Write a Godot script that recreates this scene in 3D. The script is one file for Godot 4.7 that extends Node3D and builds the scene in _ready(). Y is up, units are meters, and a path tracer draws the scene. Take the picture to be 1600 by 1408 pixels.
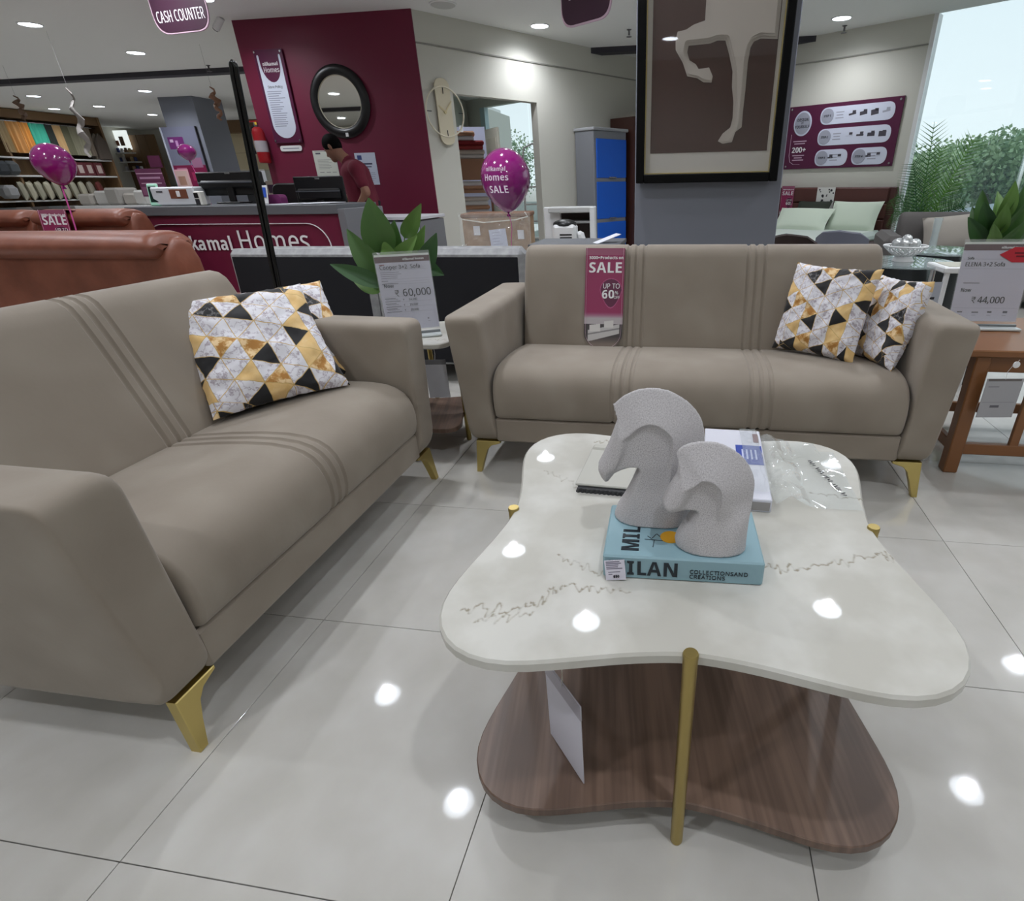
extends Node3D
# ---------- photograph frame (1600 x 1408): a pixel gives a direction, a plane gives the distance ----------
const F := 850.9
const CX := 938.6
const CY := 710.7
const EYE := 1.055
const R0 := Vector3(0.98860973, 0.01612411, 0.14963562)
const R1 := Vector3(0.05235948, 0.89528802, -0.44240009)
const R2 := Vector3(-0.14110029, 0.44519587, 0.8842462)
const CEIL := 2.8
const W1P := Vector2(-3.14, 7.1)
const W1D := Vector2(0.5667, 0.8239)
const W2P := Vector2(2.73, 8.61)
const W2D := Vector2(0.8239, -0.5667)
var counts := {}
var mats := {}
var rng := RandomNumberGenerator.new()

func V(x: float, y: float, z: float) -> Vector3: return Vector3(x, y, -z)
func ray(px: float, py: float) -> Vector3:
	var d := Vector3((px - CX) / F, (py - CY) / F, 1.0)
	var w := R0 * d.x + R1 * d.y + R2 * d.z
	return Vector3(w.x, -w.y, -w.z)
func pz(px: float, py: float, z: float) -> Vector3:          # on the upright plane at distance z
	var d := ray(px, py); var t := z / -d.z
	return Vector3(d.x * t, EYE + d.y * t, -z)
func ph(px: float, py: float, y: float) -> Vector3:          # on the level plane at height y
	var d := ray(px, py); var t := (y - EYE) / d.y
	return Vector3(d.x * t, y, d.z * t)
func pw(px: float, py: float, p: Vector2, along: Vector2) -> Vector3:   # on an upright wall
	var d := ray(px, py); var n := Vector2(-along.y, along.x)
	var t := n.dot(p) / n.dot(Vector2(d.x, -d.z))
	return Vector3(d.x * t, EYE + d.y * t, d.z * t)

# ---------- mesh builder: triangle soup, creased normals ----------
class MB:
	var p := PackedVector3Array()
	var t := PackedVector2Array()
	func tri(a: Vector3, b: Vector3, c: Vector3, ua := Vector2.ZERO, ub := Vector2.ZERO, uc := Vector2.ZERO):
		p.append(a); p.append(b); p.append(c); t.append(ua); t.append(ub); t.append(uc)
	func quad(a: Vector3, b: Vector3, c: Vector3, d: Vector3, ua := Vector2(0, 1), ub := Vector2(0, 0), uc := Vector2(1, 0), ud := Vector2(1, 1)):
		tri(a, b, c, ua, ub, uc); tri(a, c, d, ua, uc, ud)
	func seal(from: int):          # turn the closed solid added since "from" outwards
		var vol := 0.0
		var o := p[from]
		for i in range(from, p.size(), 3):
			vol += (p[i] - o).dot((p[i + 1] - o).cross(p[i + 2] - o))
		if vol > 0.0:
			for i in range(from, p.size(), 3):
				var q := p[i + 1]; p[i + 1] = p[i + 2]; p[i + 2] = q
				var u := t[i + 1]; t[i + 1] = t[i + 2]; t[i + 2] = u
	func move(from: int, x: Transform3D):
		for i in range(from, p.size()): p[i] = x * p[i]
	func face(pts: Array, inside: Vector3):
		var n: Vector3 = (pts[1] - pts[0]).cross(pts[2] - pts[0])
		if n.dot(pts[0] - inside) > 0.0: pts.reverse()
		for i in range(1, pts.size() - 1): tri(pts[0], pts[i], pts[i + 1])
	func box(c: Vector3, s: Vector3, bev := 0.0, b := Basis.IDENTITY):
		var h := s / 2.0
		bev = minf(bev, minf(h.x, minf(h.y, h.z)) * 0.9)
		var from := p.size()
		if bev <= 0.0:
			for a in 3:
				for sg in [-1.0, 1.0]:
					var n := Vector3.ZERO; n[a] = sg * h[a]
					var e := Vector3.ZERO; e[(a + 1) % 3] = h[(a + 1) % 3]
					var f := Vector3.ZERO; f[(a + 2) % 3] = h[(a + 2) % 3]
					var q := [n - e - f, n + e - f, n + e + f, n - e + f]
					if a == 0: q = [n - f - e, n + f - e, n + f + e, n - f + e]
					var i0 := p.size()
					quad(q[0], q[3], q[2], q[1], Vector2(0, 1), Vector2(0, 0), Vector2(1, 0), Vector2(1, 1))
					var nn: Vector3 = (p[i0 + 2] - p[i0]).cross(p[i0 + 1] - p[i0])
					if nn.dot(n) < 0.0:
						for k in range(i0, p.size(), 3):
							var w := p[k + 1]; p[k + 1] = p[k + 2]; p[k + 2] = w
							var u := t[k + 1]; t[k + 1] = t[k + 2]; t[k + 2] = u
		else:
			var g := h - Vector3(bev, bev, bev)
			for a in 3:
				var a1 := (a + 1) % 3; var a2 := (a + 2) % 3
				for sg in [-1.0, 1.0]:
					var pts := []
					for k in [[-1, -1], [1, -1], [1, 1], [-1, 1]]:
						var v := Vector3.ZERO; v[a] = sg * h[a]; v[a1] = k[0] * g[a1]; v[a2] = k[1] * g[a2]; pts.append(v)
					face(pts, Vector3.ZERO)
				for k in [[-1, -1], [1, -1], [1, 1], [-1, 1]]:
					var pts := []
					for e in [[-1, 0], [1, 0], [1, 1], [-1, 1]]:
						var v := Vector3.ZERO; v[a] = e[0] * g[a]
						v[a1] = k[0] * (h[a1] if e[1] == 0 else g[a1]); v[a2] = k[1] * (g[a2] if e[1] == 0 else h[a2]); pts.append(v)
					face(pts, Vector3.ZERO)
			for sx in [-1, 1]:
				for sy in [-1, 1]:
					for sz in [-1, 1]:
						var s3 := Vector3(sx, sy, sz)
						face([s3 * Vector3(h.x, g.y, g.z), s3 * Vector3(g.x, h.y, g.z), s3 * Vector3(g.x, g.y, h.z)], Vector3.ZERO)
		move(from, Transform3D(b, c))
	func bar(a: Vector3, b: Vector3, w: float, d: float, bev := 0.0, up := Vector3.UP):     # box from a to b
		var y := (b - a).normalized()
		var x := up.cross(y)
		if x.length() < 0.01: x = Vector3.RIGHT if absf(y.x) < 0.9 else Vector3.BACK
		x = (x - y * x.dot(y)).normalized()
		box((a + b) / 2.0, Vector3(w, a.distance_to(b), d), bev, Basis(x, y, x.cross(y)))
	func loft(rings: Array, caps := true, us := 1.0, vs := 1.0):
		var from := p.size()
		var n: int = rings[0].size(); var m := rings.size()
		for j in m - 1:
			var A: PackedVector3Array = rings[j]; var B: PackedVector3Array = rings[j + 1]
			for i in n:
				var k := (i + 1) % n
				quad(A[i], B[i], B[k], A[k], Vector2(float(i) / n * us, float(j) / (m - 1) * vs), Vector2(float(i) / n * us, float(j + 1) / (m - 1) * vs), Vector2(float(i + 1) / n * us, float(j + 1) / (m - 1) * vs), Vector2(float(i + 1) / n * us, float(j) / (m - 1) * vs))
		if caps:
			for e in 2:
				var r: PackedVector3Array = rings[0] if e == 0 else rings[m - 1]
				var c := Vector3.ZERO
				for q in r: c += q
				c /= n
				for i in n:
					if e == 0: tri(c, r[i], r[(i + 1) % n])
					else: tri(c, r[(i + 1) % n], r[i])
			seal(from)
	func lathe(prof: Array, seg := 20, x := Transform3D.IDENTITY):
		var rings := []
		for q in prof:
			var r := PackedVector3Array()
			for i in seg: r.append(x * Vector3(cos(TAU * i / seg) * q[0], q[1], sin(TAU * i / seg) * q[0]))
			rings.append(r)
		loft(rings, true)
	func tube(path: Array, rad, seg := 8, flat := 1.0):
		var rings := []
		var n: int = path.size()
		var side := Vector3.ZERO
		for i in n:
			var d: Vector3 = (path[mini(i + 1, n - 1)] - path[maxi(i - 1, 0)]).normalized()
			if side == Vector3.ZERO:
				side = d.cross(Vector3.UP if absf(d.y) < 0.9 else Vector3.RIGHT).normalized()
			side = (side - d * side.dot(d)).normalized()
			var o := d.cross(side)
			var r := PackedVector3Array()
			var w: float = rad[i] if rad is Array else rad
			for k in seg: r.append(path[i] + side * cos(TAU * k / seg) * w + o * sin(TAU * k / seg) * w * flat)
			rings.append(r)
		loft(rings, true)
	func prism(poly: PackedVector2Array, x: Transform3D, depth: float, bev := 0.0):    # polygon in local xy, thickness towards +z
		var from := p.size()
		if Geometry2D.is_polygon_clockwise(poly): poly.reverse()
		var n := poly.size()
		var ins := PackedVector2Array()
		for i in n:
			var d1 := (poly[i] - poly[(i + n - 1) % n]).normalized(); var d2 := (poly[(i + 1) % n] - poly[i]).normalized()
			var nn := Vector2(-d1.y - d2.y, d1.x + d2.x)
			nn = nn.normalized() / maxf(0.4, nn.normalized().dot(Vector2(-d1.y, d1.x)))
			ins.append(poly[i] + nn * bev)
		var lv := [[ins, 0.0], [poly, bev], [poly, depth - bev], [ins, depth]] if bev > 0.0 else [[poly, 0.0], [poly, depth]]
		for j in lv.size() - 1:
			for i in n:
				var k := (i + 1) % n
				var a: Vector2 = lv[j][0][i]; var b: Vector2 = lv[j + 1][0][i]; var c: Vector2 = lv[j + 1][0][k]; var d: Vector2 = lv[j][0][k]
				quad(Vector3(a.x, a.y, lv[j][1]), Vector3(b.x, b.y, lv[j + 1][1]), Vector3(c.x, c.y, lv[j + 1][1]), Vector3(d.x, d.y, lv[j][1]), a, b, c, d)
		var ix := Geometry2D.triangulate_polygon(ins)
		for i in range(0, ix.size(), 3):
			var a := ins[ix[i]]; var b := ins[ix[i + 1]]; var c := ins[ix[i + 2]]
			if (b - a).cross(c - a) < 0.0: var w := b; b = c; c = w
			tri(Vector3(a.x, a.y, depth), Vector3(c.x, c.y, depth), Vector3(b.x, b.y, depth), a, c, b)
			tri(Vector3(a.x, a.y, 0), Vector3(b.x, b.y, 0), Vector3(c.x, c.y, 0), a, b, c)
		seal(from)
		move(from, x)
	func grid(nu: int, nv: int, f: Callable, closed := false):
		var from := p.size()
		var pts := []
		for j in nv + 1:
			var row := PackedVector3Array()
			for i in nu + 1: row.append(f.call(float(i) / nu, float(j) / nv))
			pts.append(row)
		for j in nv:
			for i in nu:
				quad(pts[j][i], pts[j + 1][i], pts[j + 1][i + 1], pts[j][i + 1], Vector2(float(i) / nu, float(j) / nv), Vector2(float(i) / nu, float(j + 1) / nv), Vector2(float(i + 1) / nu, float(j + 1) / nv), Vector2(float(i + 1) / nu, float(j) / nv))
		if closed: seal(from)
	func ball(c: Vector3, r: Vector3, seg := 16, rings := 10):
		var pr := []
		for j in rings + 1: pr.append([maxf(sin(PI * j / rings), 0.001), -cos(PI * j / rings)])
		lathe(pr, seg, Transform3D(Basis.from_scale(r), c))
	func mesh(crease := 40.0) -> ArrayMesh:
		var n := p.size()
		var fn := PackedVector3Array(); fn.resize(n / 3)
		var at := {}
		var who := PackedInt32Array(); who.resize(n)
		var lists := []
		for i in range(0, n, 3):
			fn[i / 3] = (p[i + 2] - p[i]).cross(p[i + 1] - p[i])
			for k in 3:
				var key := (p[i + k] * 20000.0).round()
				if not at.has(key): at[key] = lists.size(); lists.append(PackedInt32Array())
				var id: int = at[key]
				who[i + k] = id; lists[id].append(i / 3)
		var un := PackedVector3Array(); un.resize(n / 3)
		for i in fn.size(): un[i] = fn[i].normalized()
		var lim := cos(deg_to_rad(crease))
		var nor := PackedVector3Array(); nor.resize(n)
		for i in n:
			var me := un[i / 3]
			var s := Vector3.ZERO
			for f in lists[who[i]]:
				if un[f].dot(me) >= lim: s += fn[f]
			nor[i] = s.normalized() if s.length_squared() > 1e-24 else Vector3.UP
		var a := []; a.resize(Mesh.ARRAY_MAX)
		a[Mesh.ARRAY_VERTEX] = p; a[Mesh.ARRAY_NORMAL] = nor; a[Mesh.ARRAY_TEX_UV] = t
		var am := ArrayMesh.new(); am.add_surface_from_arrays(Mesh.PRIMITIVE_TRIANGLES, a)
		return am

# ---------- nodes ----------
func numbered(parent: Node, called: String) -> String:
	var k := str(parent.get_instance_id()) + called
	counts[k] = counts.get(k, -1) + 1
	return called if counts[k] == 0 else "%s_%03d" % [called, counts[k]]
func tag(o: Node, label: String, category: String, group := "") -> Node:
	o.set_meta("label", label); o.set_meta("category", category)
	if group: o.set_meta("group", group)
	return o
func thing(called: String, label: String, category: String, at := Vector3.ZERO, turn := 0.0, group := "") -> Node3D:
	var o := Node3D.new(); o.name = numbered(self, called); add_child(o)
	o.position = at; o.rotation.y = turn
	tag(o, label, category, group)
	return o
func obj(called: String, m, mat: Material, parent: Node = self, x := Transform3D.IDENTITY, crease := 40.0) -> MeshInstance3D:
	var o := MeshInstance3D.new(); o.name = numbered(parent, called)
	o.mesh = m.mesh(crease) if m is MB else m
	o.material_override = mat; o.transform = x
	o.cast_shadow = GeometryInstance3D.SHADOW_CASTING_SETTING_ON
	parent.add_child(o)
	return o
func bx(called: String, c: Vector3, s: Vector3, mat: Material, parent: Node = self, bev := 0.003, b := Basis.IDENTITY) -> MeshInstance3D:
	var m := MB.new(); m.box(Vector3.ZERO, s, bev); return obj(called, m, mat, parent, Transform3D(b, c))
func struct(called: String, m, mat: Material, x := Transform3D.IDENTITY) -> MeshInstance3D:
	var o := obj(called, m, mat, self, x); o.set_meta("kind", "structure"); return o
func copy(o: Node3D, called: String) -> Node3D:
	var c: Node3D = o.duplicate(); c.name = numbered(self, called); add_child(c); return c
func write(words: String, h: float, mat: Material, parent: Node, x: Transform3D, align := 1, bold := false, squeeze := 1.0, called := "lettering", serif := false) -> MeshInstance3D:
	var t := TextMesh.new()
	var f := SystemFont.new(); f.font_names = PackedStringArray(["Droid Serif" if serif else "Droid Sans"]); f.font_weight = 700 if bold else 400
	t.font = f; t.text = words; t.font_size = 32; t.pixel_size = h / 23.0; t.depth = 0.0016; t.curve_step = 3.0
	t.horizontal_alignment = align as HorizontalAlignment
	t.vertical_alignment = VERTICAL_ALIGNMENT_CENTER
	return obj(called, t, mat, parent, x * Transform3D(Basis.from_scale(Vector3(squeeze, 1, 1)), Vector3.ZERO))
func upright(at: Vector3, turn: float) -> Transform3D: return Transform3D(Basis(Vector3.UP, turn), at)

# ---------- materials ----------
func mat(c: Color, rough := 0.6, metal := 0.0, spec := 0.5) -> StandardMaterial3D:
	var k := "%s|%.3f|%.3f|%.3f" % [c.to_html(), rough, metal, spec]
	if mats.has(k): return mats[k]
	var m := StandardMaterial3D.new(); m.albedo_color = c; m.roughness = rough; m.metallic = metal; m.metallic_specular = spec
	mats[k] = m
	return m
func rgb(r: int, g: int, b: int) -> Color: return Color8(r, g, b)
func noise_tex(stops: Array, freq: float, sd: int, size := 512, oct := 4, warp := 0.0) -> NoiseTexture2D:
	var n := FastNoiseLite.new(); n.seed = sd; n.frequency = freq; n.fractal_octaves = oct; n.noise_type = FastNoiseLite.TYPE_SIMPLEX_SMOOTH
	if warp > 0.0: n.domain_warp_enabled = true; n.domain_warp_amplitude = warp
	var g := Gradient.new()
	g.offsets = PackedFloat32Array(); g.colors = PackedColorArray()
	var o := PackedFloat32Array(); var c := PackedColorArray()
	for s in stops: o.append(s[0]); c.append(s[1])
	g.offsets = o; g.colors = c
	var t := NoiseTexture2D.new(); t.noise = n; t.width = size; t.height = size; t.seamless = true; t.color_ramp = g
	return t
func tri_mat(tex: Texture2D, scale: float, rough: float, metal := 0.0, bump: Texture2D = null, depth := 0.0) -> StandardMaterial3D:
	var m := StandardMaterial3D.new(); m.albedo_texture = tex; m.roughness = rough; m.metallic = metal
	m.uv1_triplanar = true; m.uv1_scale = Vector3(scale, scale, scale)
	if bump: m.heightmap_enabled = true; m.heightmap_texture = bump; m.heightmap_scale = depth
	return m
func img_mat(im: Image, rough := 0.6) -> StandardMaterial3D:
	var m := StandardMaterial3D.new(); m.albedo_texture = ImageTexture.create_from_image(im); m.roughness = rough
	return m
func glow(c: Color, e: float) -> StandardMaterial3D:
	var m := StandardMaterial3D.new(); m.albedo_color = c; m.emission_enabled = true; m.emission = c; m.emission_energy_multiplier = e
	return m
func glass(c: Color, a: float) -> StandardMaterial3D:
	var m := StandardMaterial3D.new(); m.albedo_color = Color(c, a); m.transparency = BaseMaterial3D.TRANSPARENCY_ALPHA; m.roughness = 0.02
	return m

# ================= SCENE =================
func _ready():
	rng.seed = 7
	setup_view()
	make_materials()
	build_shell()
	build_lamps()
	build_foreground()
	build_background()

func setup_view():
	var cam := Camera3D.new(); cam.name = "camera"
	add_child(cam)
	cam.transform = Transform3D(Basis(Vector3(R0.x, -R0.y, -R0.z), Vector3(-R1.x, R1.y, R1.z), Vector3(-R2.x, R2.y, R2.z)), Vector3(0, EYE, 0))
	cam.projection = Camera3D.PROJECTION_FRUSTUM
	cam.near = 0.05; cam.far = 200.0
	cam.size = 1408.0 / F * cam.near
	cam.frustum_offset = Vector2((800.0 - CX) / F, (CY - 704.0) / F) * cam.near
	cam.current = true
	var sky := ProceduralSkyMaterial.new()
	sky.sky_top_color = rgb(206, 226, 236); sky.sky_horizon_color = rgb(224, 240, 244); sky.sky_curve = 0.2
	sky.ground_bottom_color = rgb(120, 124, 118); sky.ground_horizon_color = rgb(190, 200, 200); sky.sun_angle_max = 1.0
	sky.energy_multiplier = 1.35
	var env := Environment.new()
	env.background_mode = Environment.BG_SKY
	env.sky = Sky.new(); env.sky.sky_material = sky
	env.tonemap_mode = Environment.TONE_MAPPER_LINEAR
	env.tonemap_exposure = 1.0
	env.sdfgi_enabled = true; env.ssao_enabled = true; env.ssil_enabled = true
	var we := WorldEnvironment.new(); we.name = "world_environment"; we.environment = env
	add_child(we)

var M := {}
func make_materials():
	M.ceiling = mat(rgb(240, 240, 237), 0.9)
	M.wall = mat(rgb(206, 204, 194), 0.85)
	M.maroon = mat(rgb(112, 24, 56), 0.5)
	M.grey_pillar = mat(rgb(124, 127, 138), 0.7)
	M.dark = mat(rgb(54, 52, 60), 0.6)
	M.black = mat(rgb(14, 14, 16), 0.35)
	M.white = mat(rgb(232, 232, 232), 0.5)
	M.paper = mat(rgb(228, 229, 236), 0.7)
	M.print = mat(rgb(40, 38, 44), 0.7)
	M.brand = mat(rgb(86, 28, 62), 0.35)
	M.brass = mat(rgb(204, 184, 118), 0.34, 1.0)
	M.post = mat(rgb(178, 158, 100), 0.38, 1.0)
	M.steel = mat(rgb(190, 192, 196), 0.25, 1.0)
	M.clear = glass(rgb(240, 246, 248), 0.06)
	M.pane = glass(rgb(205, 238, 240), 0.08)
	M.tile = StandardMaterial3D.new()
	M.tile.albedo_texture = noise_tex([[0.0, rgb(182, 179, 172)], [0.5, rgb(190, 187, 181)], [1.0, rgb(198, 196, 191)]], 0.012, 3, 512, 4)
	M.tile.uv1_triplanar = true; M.tile.uv1_world_triplanar = true; M.tile.uv1_scale = Vector3(0.7, 0.7, 0.7)
	M.tile.roughness = 0.3; M.tile.metallic_specular = 0.2; M.tile.clearcoat_enabled = true; M.tile.clearcoat = 0.7; M.tile.clearcoat_roughness = 0.04
	M.grout = mat(rgb(112, 108, 102), 0.8)
	M.velvet = tri_mat(noise_tex([[0.0, rgb(130, 119, 106)], [0.5, rgb(138, 127, 114)], [1.0, rgb(147, 137, 124)]], 0.006, 11, 512, 3), 1.1, 0.78, 0.0, noise_tex([[0.0, Color.BLACK], [1.0, Color.WHITE]], 0.2, 12, 256, 2), 0.02)
	M.velvet.uv1_scale = Vector3(1.1, 1.1, 1.1)
	M.velvet.rim_enabled = true; M.velvet.rim = 0.3; M.velvet.rim_tint = 0.6
	M.wood_warm = wood(rgb(116, 74, 42), rgb(150, 102, 62), 21, 0.35)
	M.walnut = wood(rgb(88, 69, 58), rgb(118, 95, 81), 22, 0.42)
	M.wood_wall = wood(rgb(104, 78, 52), rgb(136, 106, 72), 23, 0.6)
	M.dark_wood = wood(rgb(56, 30, 22), rgb(78, 44, 32), 24, 0.45)
	M.marble = marble()
	M.leather = tri_mat(noise_tex([[0.0, rgb(112, 62, 45)], [1.0, rgb(138, 82, 62)]], 0.008, 31, 512, 4), 1.2, 0.42, 0.0, noise_tex([[0.0, Color.BLACK], [1.0, Color.WHITE]], 0.12, 32, 256, 3), 0.06)
	M.cushion = cushion_print()

func wood(a: Color, b: Color, sd: int, rough: float) -> StandardMaterial3D:
	var w := 512; var im := Image.create(w, w, false, Image.FORMAT_RGB8)
	var n := FastNoiseLite.new(); n.seed = sd; n.frequency = 0.01; n.fractal_octaves = 3
	for y in w:
		for x in w:
			var g := n.get_noise_2d(x * 0.5, y * 0.09) * 3.0 + n.get_noise_2d(x * 4.0 + 900.0, y * 0.3) * 0.3
			var s := 0.5 + 0.5 * sin(g * 4.0 + x * 0.01)
			s = clampf(0.5 + (s - 0.5) * 0.55 + 0.45 * n.get_noise_2d(x * 9.0, y * 0.5 + 300.0) + 0.6 * n.get_noise_2d(x * 0.6 + 77.0, y * 0.25), 0.0, 1.0)
			im.set_pixel(x, y, a.lerp(b, s))
	var m := img_mat(im, rough)
	return m

func marble() -> StandardMaterial3D:
	var w := 768; var im := Image.create(w, w, false, Image.FORMAT_RGB8)
	var n := FastNoiseLite.new(); n.seed = 5; n.frequency = 0.006; n.fractal_octaves = 5
	var base := rgb(192, 189, 180)
	for y in w:
		for x in w:
			var c := n.get_noise_2d(x, y)
			im.set_pixel(x, y, base.lerp(rgb(209, 207, 200), clampf(0.4 + c * 1.5, 0, 1)))
	# veins (texture spans one metre centred on the table)
	n = FastNoiseLite.new(); n.seed = 15; n.frequency = 0.012; n.fractal_octaves = 2
	for vein in [[-.33, .62, -.22, .65, 5], [-.22, .65, -.18, .70, 4], [-.18, .70, -.07, .70, 4], [-.3, .60, -.21, .63, 2], [-.21, .78, -.10, .74, 3], [.14, .80, .23, .80, 6], [.23, .80, .36, .86, 6], [.36, .86, .40, .84, 3], [.28, 1.07, .40, 1.05, 5], [-.22, 1.27, -.12, 1.28, 6], [-.12, 1.28, -.06, 1.24, 3], [-.31, 1.1, -.2, 1.02, 2], [0.05, 1.1, 0.12, 1.2, 2], [.12, 1.2, .3, 1.24, 3]]:
		var steps := 700
		for i in steps:
			var t := float(i) / steps
			var x: float = lerpf(vein[0], vein[2], t); var z: float = lerpf(vein[1], vein[3], t)
			var j := (n.get_noise_2d(i * 0.7 + vein[0] * 5000.0, vein[1] * 3000.0) * 0.02 + n.get_noise_2d(i * 4.0 + vein[0] * 900.0, 7.0) * 0.002) * (0.4 + sin(t * PI))
			z += j; x += n.get_noise_2d(i * 0.9 + 77.0, vein[2] * 4000.0) * 0.006
			var k: float = vein[4] * 0.04 * clampf(0.4 + 1.6 * n.get_noise_2d(i * 1.3, vein[3] * 900.0 + 50.0) + 0.3, 0.1, 1.0)
			var px := int((x - 0.023 + 0.5) * w); var py := int((z - 0.934 + 0.5) * w)
			for d in [[0, 0, 1.0], [1, 0, .55], [-1, 0, .45], [0, 1, .55], [0, -1, .4], [2, 1, .2], [-1, 2, .2]]:
				var qx: int = clampi(px + d[0], 0, w - 1); var qy: int = clampi(py + d[1], 0, w - 1)
				im.set_pixel(qx, qy, im.get_pixel(qx, qy).lerp(rgb(150, 141, 124), clampf(k * d[2], 0, 0.8)))
	var m := img_mat(im, 0.35)
	m.metallic_specular = 0.2; m.clearcoat_enabled = true; m.clearcoat = 0.7; m.clearcoat_roughness = 0.03
	return m

func cushion_print() -> StandardMaterial3D:
	var w := 768; var im := Image.create(w, w, false, Image.FORMAT_RGB8)
	var n := FastNoiseLite.new(); n.seed = 9; n.frequency = 0.012; n.fractal_octaves = 4
	n.domain_warp_enabled = true; n.domain_warp_amplitude = 40.0
	var side := w / 5.5; var hgt := side * 0.866
	var ang := 0.0
	for y in w:
		for x in w:
			var row := floori(y / hgt)
			var fy := y / hgt - row
			var sx := x / side + (0.5 if posmod(row, 2) == 1 else 0.0)
			var col := floori(sx); var fx := sx - col
			# up triangle: |fx-.5| < fy/2 ; else down triangles
			var up := absf(fx - 0.5) < fy * 0.5
			var id := col * 2 if up else (col * 2 + 1 if fx > 0.5 else col * 2 - 1)
			var edge := absf(absf(fx - 0.5) - fy * 0.5) * 0.89
			edge = minf(edge, minf(fy, 1.0 - fy) * 0.866)
			var h := posmod((id * 73856093) ^ (row * 19349663), 97)
			# rhombs: an up triangle with the one under it
			var kind := h % 10
			var c := n.get_noise_2d(x + h * 61.0, y + h * 37.0)
			var vein := pow(1.0 - absf(c), 7.0)
			var out: Color
			if kind == 0: out = rgb(22, 21, 24)
			elif kind == 1: out = rgb(26, 25, 28).lerp(rgb(210, 205, 205), clampf(vein * 0.9 - 0.25, 0, 1))
			elif kind == 2: out = rgb(222, 180, 112).lerp(rgb(236, 205, 150), 0.5 + 0.5 * c)
			elif kind == 3: out = rgb(176, 122, 54).lerp(rgb(236, 206, 158), clampf(0.5 + c * 2.2, 0, 1))
			else: out = rgb(226, 224, 230).lerp(rgb(138, 122, 134), clampf(vein * 1.25 - 0.5, 0, 1))
			if edge < 0.014: out = rgb(202, 168, 104)
			im.set_pixel(x, y, out)
	var m := img_mat(im, 0.75)
	m.rim_enabled = true; m.rim = 0.2
	return m

# ---------- room shell ----------
func wall_mesh(a: Vector2, b: Vector2, y0: float, y1: float, thick: float, m: MB = null) -> MB:    # a, b: (x, distance); the wall stands to the left of a -> b
	if m == null: m = MB.new()
	var d := (b - a).normalized(); var n := Vector2(-d.y, d.x)
	var c := (a + b) / 2.0 + n * thick / 2.0
	m.box(V(c.x, (y0 + y1) / 2.0, c.y), Vector3(a.distance_to(b), y1 - y0, thick), 0.0, Basis(V(d.x, 0, d.y), Vector3.UP, V(d.x, 0, d.y).cross(Vector3.UP)))
	return m
func on(p: Vector2, d: Vector2, t: float) -> Vector2: return p + d * t

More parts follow.
